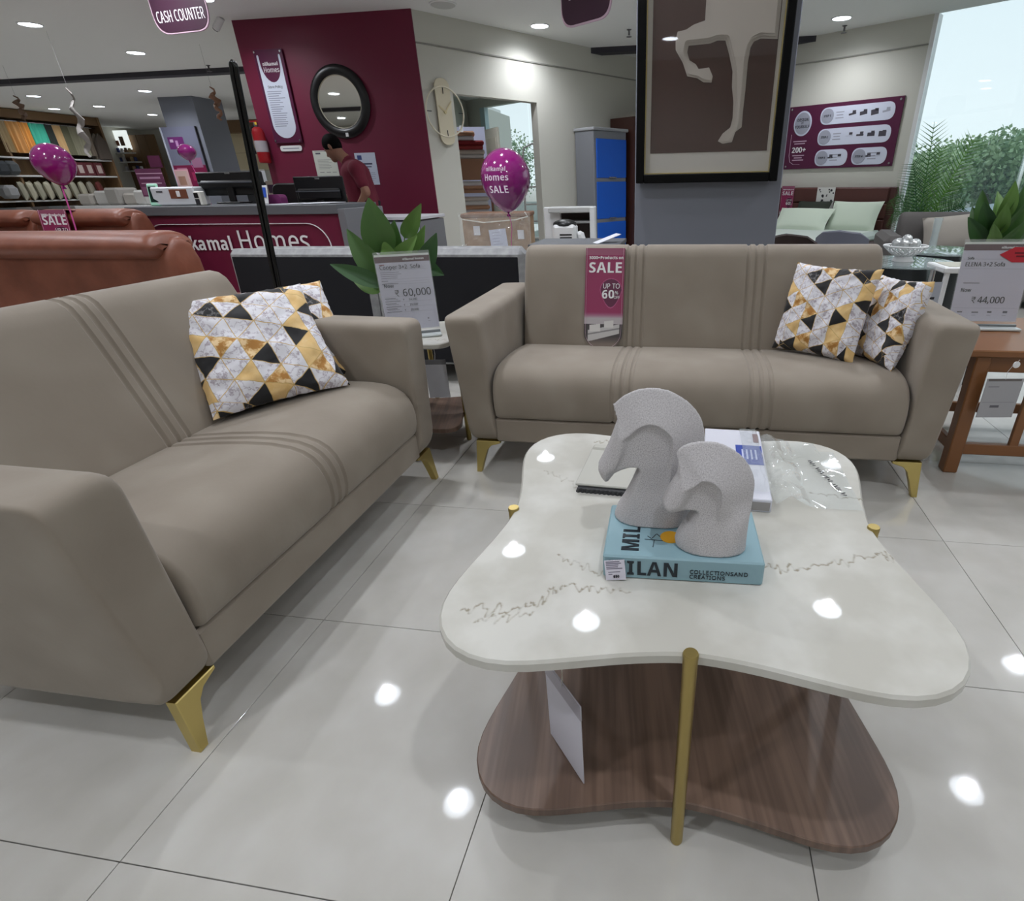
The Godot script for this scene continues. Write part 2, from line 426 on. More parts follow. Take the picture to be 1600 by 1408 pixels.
func build_shell():
	var outline := [Vector2(-17.2, -4.2), Vector2(9.2, -4.2), Vector2(9.2, 4.16), Vector2(2.78, 8.62), Vector2(-0.5, 11.0), Vector2(-5.45, 14.4), Vector2(-5.45, 17.4), Vector2(-17.2, 17.4)]
	var poly := PackedVector2Array()
	for q in outline: poly.append(q)
	# ground slab and tiles: local xy of the prism -> world x, -z
	var flat := Basis(Vector3(1, 0, 0), Vector3(0, 0, -1), Vector3(0, 1, 0))
	var m := MB.new(); m.prism(poly, Transform3D(flat, Vector3(0, -0.16, 0)), 0.15)
	var fl := struct("floor", m, M.grout)
	var tm := MB.new(); tm.box(Vector3(0, -0.006, 0), Vector3(0.5982, 0.012, 0.5982), 0.0005)
	var tile := tm.mesh()
	for i in range(-5, 10):
		for j in range(-2, 14):
			if 0.5667 * (-0.935 + 0.6 * (i + 0.5)) + 0.8239 * (0.404 + 0.6 * (j + 0.5)) > 8.5: continue
			obj("tile", tile, M.tile, fl, Transform3D(Basis.IDENTITY, V(-0.935 + 0.6 * (i + 0.5), 0, 0.404 + 0.6 * (j + 0.5))))
	var far := MB.new()
	far.box(V(-10.5675, -0.006, 6.6), Vector3(13.265, 0.012, 21.6))
	var t2 := obj("tile_field", far, M.tile, fl); t2.set_meta("kind", "stuff")
	far = MB.new(); far.box(V(2.63, -0.006, -2.5), Vector3(13.13, 0.012, 3.405)); far.box(V(-1.9, -0.006, 9.9), Vector3(4.0, 0.012, 2.18))
	far.prism(PackedVector2Array([Vector2(5.066, -0.796), Vector2(9.2, -0.796), Vector2(9.2, 4.16), Vector2(5.066, 7.0)]), Transform3D(flat, Vector3(0, -0.012, 0)), 0.012)
	t2 = obj("tile_field", far, M.tile, fl); t2.set_meta("kind", "stuff")
	# false ceiling with a dark slot across it at 9.5 m
	m = MB.new()
	var near := PackedVector2Array([Vector2(-17.2, -4.2), Vector2(9.2, -4.2), Vector2(9.2, 4.16), Vector2(2.78, 8.62), Vector2(1.66, 9.42), Vector2(-17.2, 9.42)])
	var rest := PackedVector2Array([Vector2(-17.2, 9.62), Vector2(1.4, 9.62), Vector2(-0.5, 11.0), Vector2(-5.45, 14.4), Vector2(-5.45, 17.4), Vector2(-17.2, 17.4)])
	m.prism(near, Transform3D(flat, Vector3(0, CEIL, 0)), 0.15)
	m.prism(rest, Transform3D(flat, Vector3(0, CEIL, 0)), 0.15)
	struct("ceiling", m, M.ceiling)
	m = MB.new(); m.box(V(-7.8, CEIL + 0.03, 9.52), Vector3(18.9, 0.19, 0.19)); struct("trim_1", m, M.dark)
	m = MB.new(); m.box(V(-4.0, CEIL - 0.04, -0.21), Vector3(26.2, 0.08, 0.1)); struct("trim_5", m, M.dark)
	# walls
	struct("wall_back", wall_mesh(Vector2(9.3, -4.2), Vector2(-17.3, -4.2), 0, CEIL, -0.15), M.wall)
	struct("wall_left", wall_mesh(Vector2(-17.2, -4.2), Vector2(-17.2, 17.4), 0, CEIL, 0.15), M.wall)
	struct("wall_far", wall_mesh(Vector2(-17.2, 17.4), Vector2(-5.4, 17.4), 0, CEIL, 0.15), M.wall)
	struct("wall_right", wall_mesh(Vector2(9.2, 4.16), Vector2(9.2, -4.2), 0, CEIL, 0.15), M.wall)
	struct("wall_maroon", wall_mesh(Vector2(-5.32, 7.08), Vector2(-3.14, 7.08), 0, CEIL, 0.12), M.maroon)
	struct("wall_partition", wall_mesh(Vector2(-5.32, 17.4), Vector2(-5.32, 7.2), 0, CEIL, 0.12), M.wall)
	m = MB.new()
	wall_mesh(on(W1P, W1D, 0.0), on(W1P, W1D, 0.41), 0, CEIL, 0.13, m)
	wall_mesh(on(W1P, W1D, 0.41), on(W1P, W1D, 1.74), 2.06, CEIL, 0.13, m)
	wall_mesh(on(W1P, W1D, 1.74), on(W1P, W1D, 4.57), 0, CEIL, 0.13, m)
	struct("wall_clock_side", m, M.wall)
	var corner := on(W1P, W1D, 4.571)
	struct("wall_bed_side", wall_mesh(corner, W2P, 0, CEIL, 0.15), M.wall)
	m = MB.new()
	var side := Vector2(-0.8239, 0.5667)
	wall_mesh(on(corner, side, 5.9), on(corner, side, 5.17), 0, CEIL, 0.13, m)
	wall_mesh(on(corner, side, 5.17), on(corner, side, 0.5), 2.62, CEIL, 0.13, m)
	wall_mesh(on(corner, side, 0.5), corner, 0, CEIL, 0.13, m)
	struct("wall_store", m, M.wall)
	struct("trim_6", wall_mesh(on(corner, side, 5.17), on(corner, side, 5.0), 0, 2.62, 0.1), mat(rgb(186, 206, 210), 0.4))
	for k in 3: struct("window_%d" % (k + 10), wall_mesh(on(corner, side, 5.0 - 1.5 * k), on(corner, side, 3.52 - 1.5 * k), 0.02, 2.61, 0.012), M.pane)
	# straight moulding along both grey walls, its shadow line painted as darker grey
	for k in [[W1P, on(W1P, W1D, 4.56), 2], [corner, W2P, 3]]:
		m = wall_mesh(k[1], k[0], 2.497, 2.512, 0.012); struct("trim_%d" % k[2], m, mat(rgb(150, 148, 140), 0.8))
	# glass curtain wall past the end of the bed-side wall
	m = wall_mesh(W2P, on(W2P, W2D, 0.05), 0, CEIL, 0.16); struct("trim_4", m, M.white)
	var t0 := 0.06
	for k in 6:
		var w := 1.27
		struct("window_%d" % (k + 3), wall_mesh(on(W2P, W2D, t0), on(W2P, W2D, t0 + w - 0.012), 0.02, CEIL - 0.01, 0.012), M.pane)
		t0 += w
	# square pillar
	m = MB.new(); m.box(V(0.075, CEIL / 2, 3.7), Vector3(0.775, CEIL, 0.78), 0.004); struct("wall_pillar", m, M.grey_pillar)
	# outside
	m = MB.new(); m.box(V(5, -0.5, 30), Vector3(90, 0.1, 60)); struct("ground_outside", m, mat(rgb(120, 124, 116), 0.9))

const LAMPS := [[-2.33, 2.91], [-1.39, 2.14], [-1.42, 3.84], [-0.62, 3.05], [-1.58, 5.69], [1.19, 3.43], [2.12, 2.72], [3.03, 3.96], [1.75, 5.9], [-1.95, 8.09], [1.67, 8.56], [-7.6, 6.72], [-7.77, 8.22], [-10.49, 9.72], [-7.65, 9.8], [-13.02, 11.02], [-14.55, 12.66], [-10.51, 11.04], [-13.27, 12.58], [-13.52, 14.2], [-0.95, 6.8], [4.9, 4.4], [-4.3, 4.6], [-5.0, 6.3], [-4.1, 2.2],  # read from the ceiling and its reflections; the last four are added, unseen
	[-3.3, 0.3], [-1.4, -0.6], [0.5, 0.2], [2.4, -0.4], [4.3, 0.6], [6.6, 1.6], [-5.6, -0.4], [-0.4, -2.6], [2.6, -2.8], [-3.6, -2.8], [5.8, -2.6], [-7.35, 1.82], [-9.64, -2.15], [-10.5, 5.6], [-11.5, 1.5], [-13.2, 7.8], [-8.6, 13.6], [-11.0, 15.6], [-7.0, 15.8], [-15.0, 4.6], [-3.6, 9.9], [-6.0, 4.9], [-5.2, 3.2]]  # added unseen downlights that light the room, save two read from the mirror
func lamp_label(x: float, z: float) -> String:
	if absf(x + 1.95) < 0.01: return "round white downlight close to the grey wall above the doorway"
	if absf(x - 1.67) < 0.01: return "round white downlight close to the grey wall above the bed board"
	if x < -7.0 and z > 9.6: return "round white downlight beyond the dark ceiling strip toward the fabric shelves"
	if x < -5.0 and z > 5.0: return "round white downlight between the dark ceiling strip and the cash counter sign"
	if z < 1.0: return "round white downlight added out of direct view behind the coffee table, over the open floor"
	return "round white downlight in the ceiling above the sofas and coffee table"  # shared with the unseen downlights added to brighten the left side
func build_lamps():
	var root: Node3D
	for i in LAMPS.size():
		var at := V(LAMPS[i][0], CEIL, LAMPS[i][1])
		if i == 0:
			root = thing("ceiling_light", lamp_label(LAMPS[0][0], LAMPS[0][1]), "light", at, 0, "round downlights in the ceiling")
			var m := MB.new()
			m.lathe([[0.122, 0.0], [0.122, -0.004], [0.116, -0.009], [0.106, -0.009], [0.102, -0.003], [0.102, 0.0]], 28); obj("trim_ring", m, M.white, root)
			m = MB.new(); m.lathe([[0.103, 0.001], [0.103, -0.004], [0.001, -0.0045]], 28)
			obj("light_diffuser", m, glow(rgb(236, 244, 255), 16.0), root)
			var l := SpotLight3D.new(); l.name = "lamp"
			l.position = Vector3(0, -0.04, 0); l.rotation.x = -PI / 2
			l.spot_angle = 79.0; l.spot_angle_attenuation = 1.0; l.spot_range = 30.0; l.spot_attenuation = 2.0
			l.light_energy = 1.4; l.light_size = 0.034; l.light_color = rgb(244, 248, 255); l.shadow_enabled = true
			root.add_child(l)
		else:
			var c := copy(root, "ceiling_light"); c.position = at
			c.set_meta("label", lamp_label(LAMPS[i][0], LAMPS[i][1]))

# ================= FOREGROUND =================
func rounded(pts: Array, rad: Array, seg := 5) -> PackedVector2Array:      # polygon with rounded corners
	var out := PackedVector2Array(); var n := pts.size()
	for i in n:
		var a: Vector2 = pts[(i + n - 1) % n]; var b: Vector2 = pts[i]; var c: Vector2 = pts[(i + 1) % n]
		var r: float = rad[i % rad.size()]
		if r <= 0.0: out.append(b); continue
		var u := (a - b).normalized(); var w := (c - b).normalized()
		var half := acos(clampf(u.dot(w), -1, 1)) / 2.0
		var cut := minf(r / tan(half), minf(a.distance_to(b), b.distance_to(c)) * 0.49)
		var p0 := b + u * cut; var p1 := b + w * cut
		for k in seg + 1:
			var t := float(k) / seg
			out.append(p0.lerp(b, t).lerp(b.lerp(p1, t), t))
	return out

func swept(prof: PackedVector2Array, half: float, grooves: Array, round_end: float, depth := 0.006) -> MB:    # closed profile (depth, height) run along the width with stitched channels
	var us := [-half]
	for k in 4: us.append(-half + round_end * (k + 1) / 4.0)
	var x := -half + round_end
	while x < half - round_end - 0.05:
		x += 0.06; us.append(x)
	for g in grooves:
		for o in [-0.009, -0.006, -0.003, 0.0, 0.003, 0.006, 0.009]: us.append(g + o)
	for k in 4: us.append(half - round_end * k / 4.0)
	us.append(half)
	us.sort()
	var c := Vector2.ZERO
	for q in prof: c += q
	c /= prof.size()
	var n := prof.size()
	var nor := PackedVector2Array()
	var sg := 1.0 if Geometry2D.is_polygon_clockwise(prof) else -1.0
	for i in n:
		var d := (prof[(i + 1) % n] - prof[(i + n - 1) % n]).normalized()
		nor.append(Vector2(-d.y, d.x) * sg)
	var rings := []
	for u in us:
		var e := maxf(0.0, (absf(u) - (half - round_end)) / round_end)
		var off := -round_end * (1.0 - sqrt(maxf(0.0, 1.0 - e * e)))
		for g in grooves:
			var t: float = absf(u - g) / 0.008
			if t < 1.0: off -= depth * (1.0 - t * t)
		var r := PackedVector3Array()
		for i in n: r.append(Vector3(u, prof[i].y + nor[i].y * off, -(prof[i].x + nor[i].x * off)))
		rings.append(r)
	var m := MB.new(); m.loft(rings)
	return m

func sofa(called: String, label: String, at: Vector3, turn: float, half: float, groups: Array) -> Node3D:
	var t := thing(called, label, "sofa", at, turn, "taupe fabric sofas around the coffee table")
	var inner := half - 0.148
	var gr := []
	for g in groups:
		for o in [-0.034, 0.0, 0.034]: gr.append(g + o)
	var seat := PackedVector2Array([Vector2(0.6, 0.238), Vector2(0.3, 0.238), Vector2(0.03, 0.238), Vector2(0.012, 0.243), Vector2(0.003, 0.256), Vector2(-0.004, 0.285), Vector2(-0.006, 0.32), Vector2(-0.002, 0.352), Vector2(0.008, 0.38), Vector2(0.025, 0.404), Vector2(0.05, 0.422), Vector2(0.085, 0.434), Vector2(0.14, 0.441), Vector2(0.22, 0.441), Vector2(0.32, 0.434), Vector2(0.42, 0.423), Vector2(0.5, 0.412), Vector2(0.6, 0.4)])
	obj("seat_cushion", swept(seat, inner - 0.004, gr, 0.022), M.velvet, t)
	var back := PackedVector2Array([Vector2(0.5, 0.25), Vector2(0.452, 0.38), Vector2(0.462, 0.43), Vector2(0.49, 0.52), Vector2(0.522, 0.62), Vector2(0.552, 0.71), Vector2(0.575, 0.77), Vector2(0.59, 0.797), Vector2(0.612, 0.813), Vector2(0.64, 0.818), Vector2(0.668, 0.812), Vector2(0.69, 0.795), Vector2(0.702, 0.77), Vector2(0.72, 0.6), Vector2(0.74, 0.3), Vector2(0.74, 0.2), Vector2(0.6, 0.2)])
	obj("backrest", swept(back, inner - 0.003, gr, 0.03), M.velvet, t)
	var m := MB.new(); m.box(Vector3(0, 0.187, -0.375), Vector3(inner * 2.0, 0.1, 0.72), 0.008); obj("base_rail", m, M.velvet, t)
	for s in [-1.0, 1.0]:
		var rings := []
		for k in [[0.0, 0.06], [0.0015, 0.036], [0.005, 0.02], [0.012, 0.009], [0.024, 0.002], [0.04, 0.0], [0.12, 0.0], [0.2, 0.0], [0.4, 0.0], [0.6, 0.0], [0.7, 0.0], [0.735, 0.006], [0.745, 0.03]]:
			var d: float = k[0]; var i: float = k[1]
			var lift := 0.04 * pow(maxf(0.0, 1.0 - d / 0.06), 2.0)
			var top := 0.632 + 0.014 * d
			var sec := rounded([Vector2(half - 0.042, 0.132 + lift), Vector2(half + 0.002, top), Vector2(inner + 0.012, top + 0.004), Vector2(inner - 0.006, 0.132 + lift)], [0.03, 0.01, 0.042, 0.02], 5)
			var c := Vector2(half - 0.07, 0.39)
			var r := PackedVector3Array()
			for q in sec:
				var w := q + (c - q).normalized() * i * 0.8
				r.append(Vector3(w.x * s, w.y, -d))
			rings.append(r)
		m = MB.new(); m.loft(rings); obj("armrest", m, M.velvet, t, Transform3D.IDENTITY, 50.0)
	for s in [-1.0, 1.0]:
		for f in [0, 1]:
			m = MB.new()
			var prof := PackedVector2Array([Vector2(0, 0.136), Vector2(0.0, 0.0), Vector2(0.02, 0.0), Vector2(0.034, 0.06), Vector2(0.046, 0.098), Vector2(0.062, 0.116), Vector2(0.1, 0.128), Vector2(0.1, 0.136)])
			var dz := 1.0 if f == 0 else -1.0
			# a tapering blade, splayed a little
			m.prism(prof, Transform3D(Basis(Vector3(-s, 0, 0), Vector3(-s * 0.06, 1, -dz * 0.1), Vector3(0, 0, -dz)), Vector3(s * (half - 0.052), 0, -0.006 if f == 0 else -0.70)), 0.026, 0.002)
			obj("leg", m, M.brass, t)
	return t

func lobed(scale: float, turn := 0.026) -> PackedVector2Array:     # four-cornered top with hollow sides
	var tab := [[0.0, .517], [4.0, .512], [8.0, .5], [11.5, .481], [16.0, .449], [22.0, .412], [30.0, .378], [38.0, .359], [45.0, .353]]
	var out := PackedVector2Array()
	for k in 120:
		var a := 360.0 * k / 120.0
		var o := absf(fposmod(a, 90.0) - 45.0)
		var r := 0.353
		for j in tab.size() - 1:
			if o >= tab[j][0] and o <= tab[j + 1][0]:
				var f: float = (o - tab[j][0]) / (tab[j + 1][0] - tab[j][0])
				r = lerpf(tab[j][1], tab[j + 1][1], f)
		out.append(Vector2(r * scale, 0).rotated(deg_to_rad(a) + turn))
	for it in 2:      # ease the joints of the table
		var q := out.duplicate()
		for k in 120: q[k] = out[k] * 0.5 + (out[(k + 1) % 120] + out[(k + 119) % 120]) * 0.25
		out = q
	return out

const FLAT := Basis(Vector3(1, 0, 0), Vector3(0, 0, -1), Vector3(0, 1, 0))
func lobed_table(label: String, at: Vector3, k: float, top_y: float, shelf_y: float, turn: float) -> Node3D:
	var t := thing("coffee_table" if k > 0.9 else "side_table", label, "table", at, turn)
	var m := MB.new(); var from := 0
	m.prism(lobed(k), Transform3D.IDENTITY, 0.022, 0.004)
	for i in m.t.size(): m.t[i] = Vector2(m.p[i].x + 0.5, m.p[i].y + 0.5)
	m.move(from, Transform3D(FLAT, Vector3(0, top_y - 0.022, 0))); obj("tabletop", m, M.marble, t, Transform3D.IDENTITY, 30.0)
	m = MB.new(); m.prism(lobed(k * 0.965), Transform3D.IDENTITY, 0.02, 0.002)
	for i in m.t.size(): m.t[i] = Vector2(m.p[i].x * 1.6 + m.p[i].y * 0.25, m.p[i].y * 1.1)
	m.move(0, Transform3D(FLAT, Vector3(0, shelf_y - 0.02, 0))); obj("shelf", m, M.walnut, t, Transform3D.IDENTITY, 30.0)
	for a in 4:
		var d := Vector2(0, -1).rotated(a * PI / 2 + 0.026) * (0.356 * k)
		m = MB.new(); m.lathe([[0.0095, 0.0], [0.011, 0.004], [0.011, top_y - 0.006], [0.0115, top_y - 0.004], [0.0115, top_y + 0.003], [0.0105, top_y + 0.005]], 18, Transform3D(Basis.IDENTITY, Vector3(d.x, 0, -d.y)))
		obj("leg", m, M.post, t)
	return t

func cushion(label: String, bl: Vector3, br: Vector3, tl: Vector3, s: float, shift := Vector3.ZERO, uvr := 0.0, thick := 0.06) -> MeshInstance3D:
	# three corners of the square cushion: lower left, lower right, upper left
	var u := (br - bl).normalized(); var up := (tl - bl); up = (up - u * up.dot(u)).normalized()
	var nn := u.cross(up); var a := bl
	var half := s / 2.0
	var no := FastNoiseLite.new(); no.seed = int(absf(a.x) * 100.0); no.frequency = 3.0
	var m := MB.new()
	for sd in [1.0, -1.0]:
		var from := m.p.size()
		m.grid(36, 36, func(p: float, q: float) -> Vector3:
			var x := p * 2.0 - 1.0; var z := q * 2.0 - 1.0
			var ex := 1.0 - x * x; var ez := 1.0 - z * z
			var h := thick * pow(maxf(ex * ez, 0.0), 0.36)
			h += 0.006 * no.get_noise_2d(x * 0.9, z * 0.9 + sd) * minf(1.0, ex * ez * 6.0) * 2.0
			var edge := 0.03 + 0.012 * no.get_noise_2d(x * 2.0, z * 2.0 + 9.0)
			var pinch := 1.0 - edge * 2.2 * ez * absf(x) * absf(x)
			var pin2 := 1.0 - edge * 2.2 * ex * absf(z) * absf(z)
			return Vector3(x * half * pinch, z * half * pin2, sd * h))
		for i in range(from, m.t.size()):
			var c := (m.t[i] - Vector2(0.5, 0.5)).rotated(uvr) * (0.92 if sd > 0.0 else 1.0) + Vector2(0.5, 0.5)
			m.t[i] = c
	m.seal(0)
	var bas := Basis(u, up, nn)
	var o := obj("throw_cushion", m, M.cushion, self, Transform3D(bas, (br + tl) / 2.0 + bas * shift), 80.0)
	tag(o, label, "cushion", "triangle-print cushions")
	return o

func build_foreground():
	var two := sofa("sofa", "taupe two-seater sofa with one group of stitched channels and brass legs", V(-0.95, 0, 1.2125), PI / 2, 0.656, [0.0])
	var three := sofa("sofa", "taupe three-seater sofa with two groups of stitched channels under a sale banner", V(0.03, 0, 1.875), 0.0, 0.9, [-0.25, 0.25])
	var table := lobed_table("large coffee table with white marble top, walnut shelf and brass posts", V(0.023, 0, 0.934), 1.0, 0.452, 0.088, 0.0)
	var c1 := [V(-1.393, .437, 1.338), V(-1.148, .4475, 1.643), V(-1.599, .735, 1.489)]
	cushion("triangle-print cushion in front of its twin on the two-seater sofa", c1[0], c1[1], c1[2], 0.41, Vector3(0, 0, 0.01), 0.4)
	cushion("triangle-print cushion half hidden behind another on the two-seater sofa", c1[0], c1[1], c1[2], 0.4, Vector3(0.1, 0.06, -0.075), 1.9, 0.05)
	cushion("triangle-print cushion leaning on the backrest of the three-seater sofa", V(.379, .436, 2.319), V(.622, .44, 2.103), V(.4395, .742, 2.407), 0.35, Vector3(0, 0.005, 0), 0.6)
	cushion("triangle-print cushion leaning on the armrest of the three-seater sofa", V(.67, .43, 2.286), V(.735, .45, 2.011), V(.745, .70, 2.347), 0.32, Vector3(0, 0.005, 0.0), 2.4, 0.055)
	build_table_things()
	build_side_things()

# ---------- implicit surfaces ----------
func nets(lo: Vector3, hi: Vector3, cell: float, f: Callable) -> MB:
	var n := Vector3i(((hi - lo) / cell).ceil()) + Vector3i.ONE
	var val := PackedFloat32Array(); val.resize(n.x * n.y * n.z)
	var i := 0
	for z in n.z:
		for y in n.y:
			for x in n.x:
				val[i] = f.call(lo + Vector3(x, y, z) * cell); i += 1
	var sx := 1; var sy := n.x; var sz := n.x * n.y
	var pts := {}
	var m := MB.new()
	for z in n.z - 1:
		for y in n.y - 1:
			for x in n.x - 1:
				var b := x + y * sy + z * sz
				var c := [val[b], val[b + sx], val[b + sy], val[b + sx + sy], val[b + sz], val[b + sx + sz], val[b + sy + sz], val[b + sx + sy + sz]]
				var inside := 0
				for k in 8:
					if c[k] < 0.0: inside += 1
				if inside == 0 or inside == 8: continue
				var sum := Vector3.ZERO; var cnt := 0
				for e in [[0, 1], [2, 3], [4, 5], [6, 7], [0, 2], [1, 3], [4, 6], [5, 7], [0, 4], [1, 5], [2, 6], [3, 7]]:
					var a: float = c[e[0]]; var d: float = c[e[1]]
					if (a < 0.0) != (d < 0.0):
						var t := a / (a - d)
						var p0 := Vector3(e[0] & 1, (e[0] >> 1) & 1, e[0] >> 2); var p1 := Vector3(e[1] & 1, (e[1] >> 1) & 1, e[1] >> 2)
						sum += p0.lerp(p1, t); cnt += 1
				pts[b] = lo + (Vector3(x, y, z) + sum / cnt) * cell
	for b in pts:
		var x: int = b % n.x; var y: int = (b / n.x) % n.y; var z: int = b / sz
		var here := val[b] < 0.0
		if y > 0 and z > 0 and here != (val[b + sx] < 0.0) and pts.has(b - sy) and pts.has(b - sz) and pts.has(b - sy - sz):
			if here: m.quad(pts[b], pts[b - sz], pts[b - sy - sz], pts[b - sy])
			else: m.quad(pts[b], pts[b - sy], pts[b - sy - sz], pts[b - sz])
		if x > 0 and z > 0 and here != (val[b + sy] < 0.0) and pts.has(b - sx) and pts.has(b - sz) and pts.has(b - sx - sz):
			if here: m.quad(pts[b], pts[b - sx], pts[b - sx - sz], pts[b - sz])
			else: m.quad(pts[b], pts[b - sz], pts[b - sx - sz], pts[b - sx])
		if x > 0 and y > 0 and here != (val[b + sz] < 0.0) and pts.has(b - sx) and pts.has(b - sy) and pts.has(b - sx - sy):
			if here: m.quad(pts[b], pts[b - sy], pts[b - sx - sy], pts[b - sx])
			else: m.quad(pts[b], pts[b - sx], pts[b - sx - sy], pts[b - sy])
	if m.p.size(): m.seal(0)
	return m

func edge_dist(p: Vector2, a: PackedVector2Array, closed: bool) -> float:
	var best := 1e9
	for i in a.size() - (0 if closed else 1):
		var q := Geometry2D.get_closest_point_to_segment(p, a[i], a[(i + 1) % a.size()])
		best = minf(best, q.distance_squared_to(p))
	return sqrt(best)

func horse(label: String, z: float, thick: float, rim: Array, front: Array, turn: float):
	# outline points are pixels of an 880,590 crop at 4.023 times, laid on the upright plane through the sculpture
	var mane := PackedVector2Array(); var body := PackedVector2Array()
	for q in rim:
		var w := pz(880 + q[0] / 4.023, 590 + q[1] / 4.023, z); mane.append(Vector2(w.x, w.y))
	for q in front:
		var w := pz(880 + q[0] / 4.023, 590 + q[1] / 4.023, z); body.append(Vector2(w.x, maxf(w.y, 0.498)))
	mane[mane.size() - 1].y = 0.498
	var nose := body.slice(body.size() - 5); nose.append(mane[0])
	var all := PackedVector2Array()
	var sm := Curve2D.new()
	for q in mane: sm.add_point(q)
	for i in range(1, mane.size() - 1):
		var t := (mane[i + 1] - mane[i - 1]) / 6.0
		sm.set_point_in(i, -t); sm.set_point_out(i, t)
	var mane2 := sm.tessellate(4, 3)
	for q in mane2: all.append(q)
	for q in body: all.append(q)
	var lo := all[0]; var hi := all[0]
	for q in all: lo = lo.min(q); hi = hi.max(q)
	var c := Vector2((mane[mane.size() - 1].x + body[0].x) / 2.0, 0.498)
	var cell := 0.0028
	var cache := {}
	var field := func(p: Vector3) -> float:
		var q := Vector2(p.x, p.y)
		if not cache.has(q):
			var de := edge_dist(q, all, true)
			var ins := Geometry2D.is_point_in_polygon(q, all)
			if not ins: cache[q] = [de, 0.0]
			else:
				var dm := edge_dist(q, mane2, false); var dn := edge_dist(q, body, false)
				var low := clampf(1.0 - (q.y - 0.498) / 0.07, 0.0, 1.0)
				var T := thick * (1.0 + 0.35 * low)
				var w := 0.022 + 0.03 * low
				var soft := clampf((0.6 - q.y) / 0.06, 0.0, 1.0)
				# the mane slopes up from its thin rim to a lip that stands over the flat cheek
				var hm := 0.0025 + dm * 0.62
				if dm > 0.052: hm = lerpf(hm, T * 0.95, clampf((dm - 0.052) / 0.005, 0.0, 1.0) * clampf((edge_dist(q, nose, false) - 0.012) / 0.02, 0.0, 1.0))
				hm = lerpf(hm, T * sqrt(1.0 - pow(1.0 - minf(dm / w, 1.0), 2.0)), soft * soft * (3.0 - 2.0 * soft))
				T = maxf(T, 0.036)
				var hn := T * sqrt(1.0 - pow(1.0 - minf(dn / w, 1.0), 2.0))
				cache[q] = [-de, minf(T, minf(hm, hn))]
		var s: Array = cache[q]
		return maxf(s[0], absf(p.z) - s[1]) if s[0] < 0.0 else maxf(s[0], absf(p.z) - 0.001)
	var m := nets(Vector3(lo.x - 0.006, lo.y - 0.004, -0.05), Vector3(hi.x + 0.006, hi.y + 0.006, 0.05), cell, field)
	for i in m.p.size(): m.p[i] = m.p[i] - Vector3(c.x, 0.498, 0); m.p[i].y = maxf(m.p[i].y, 0.0)
	var o := obj("horse_sculpture", m, M.speckle, self, Transform3D(Basis(Vector3.UP, turn), V(c.x, 0.4985, z)), 42.0)
	tag(o, label, "sculpture", "stone horse heads")

func lines_img(w: int, h: int, bg: Color, rects: Array) -> Image:     # flat print: [x, y, w, h, colour] in fractions
	var im := Image.create(w, h, false, Image.FORMAT_RGB8); im.fill(bg)
	for r in rects: im.fill_rect(Rect2i(int(r[0] * w), int(r[1] * h), maxi(1, int(r[2] * w)), maxi(1, int(r[3] * h))), r[4])
	return im
func rows(x: float, y0: float, y1: float, n: int, w: float, th: float, c: Color, sd: int) -> Array:     # lines of print too small to read
	var out := []; var r := RandomNumberGenerator.new(); r.seed = sd
	for i in n: out.append([x, lerpf(y0, y1, float(i) / maxi(1, n - 1)), w * r.randf_range(0.6, 1.0), th, c])
	return out
func sheet(called: String, w: float, h: float, t: float, m: Material, parent: Node, x := Transform3D.IDENTITY) -> MeshInstance3D:
	var b := MB.new(); b.box(Vector3.ZERO, Vector3(w, h, t)); return obj(called, b, m, parent, x)
func rupee(h: float, m: Material, parent: Node, x: Transform3D):
	var b := MB.new(); var w := h * 0.09
	b.box(Vector3(0, h * 0.47, 0), Vector3(h * 0.62, w, 0.001)); b.box(Vector3(0, h * 0.24, 0), Vector3(h * 0.62, w, 0.001))
	for k in 6:
		var a0 := PI / 2 - PI * k / 6.0; var a1 := PI / 2 - PI * (k + 1) / 6.0
		b.bar(Vector3(cos(a0) * h * 0.2, h * 0.23 + sin(a0) * h * 0.24, 0), Vector3(cos(a1) * h * 0.2, h * 0.23 + sin(a1) * h * 0.24, 0), w, 0.001, 0.0, Vector3.BACK)
	b.box(Vector3(-h * 0.15, -h * 0.01, 0), Vector3(h * 0.3, w, 0.001))
	b.bar(Vector3(-h * 0.2, -h * 0.02, 0), Vector3(h * 0.22, -h * 0.5, 0), w, 0.001, 0.0, Vector3.BACK)
	obj("rupee_symbol", b, m, parent, x)

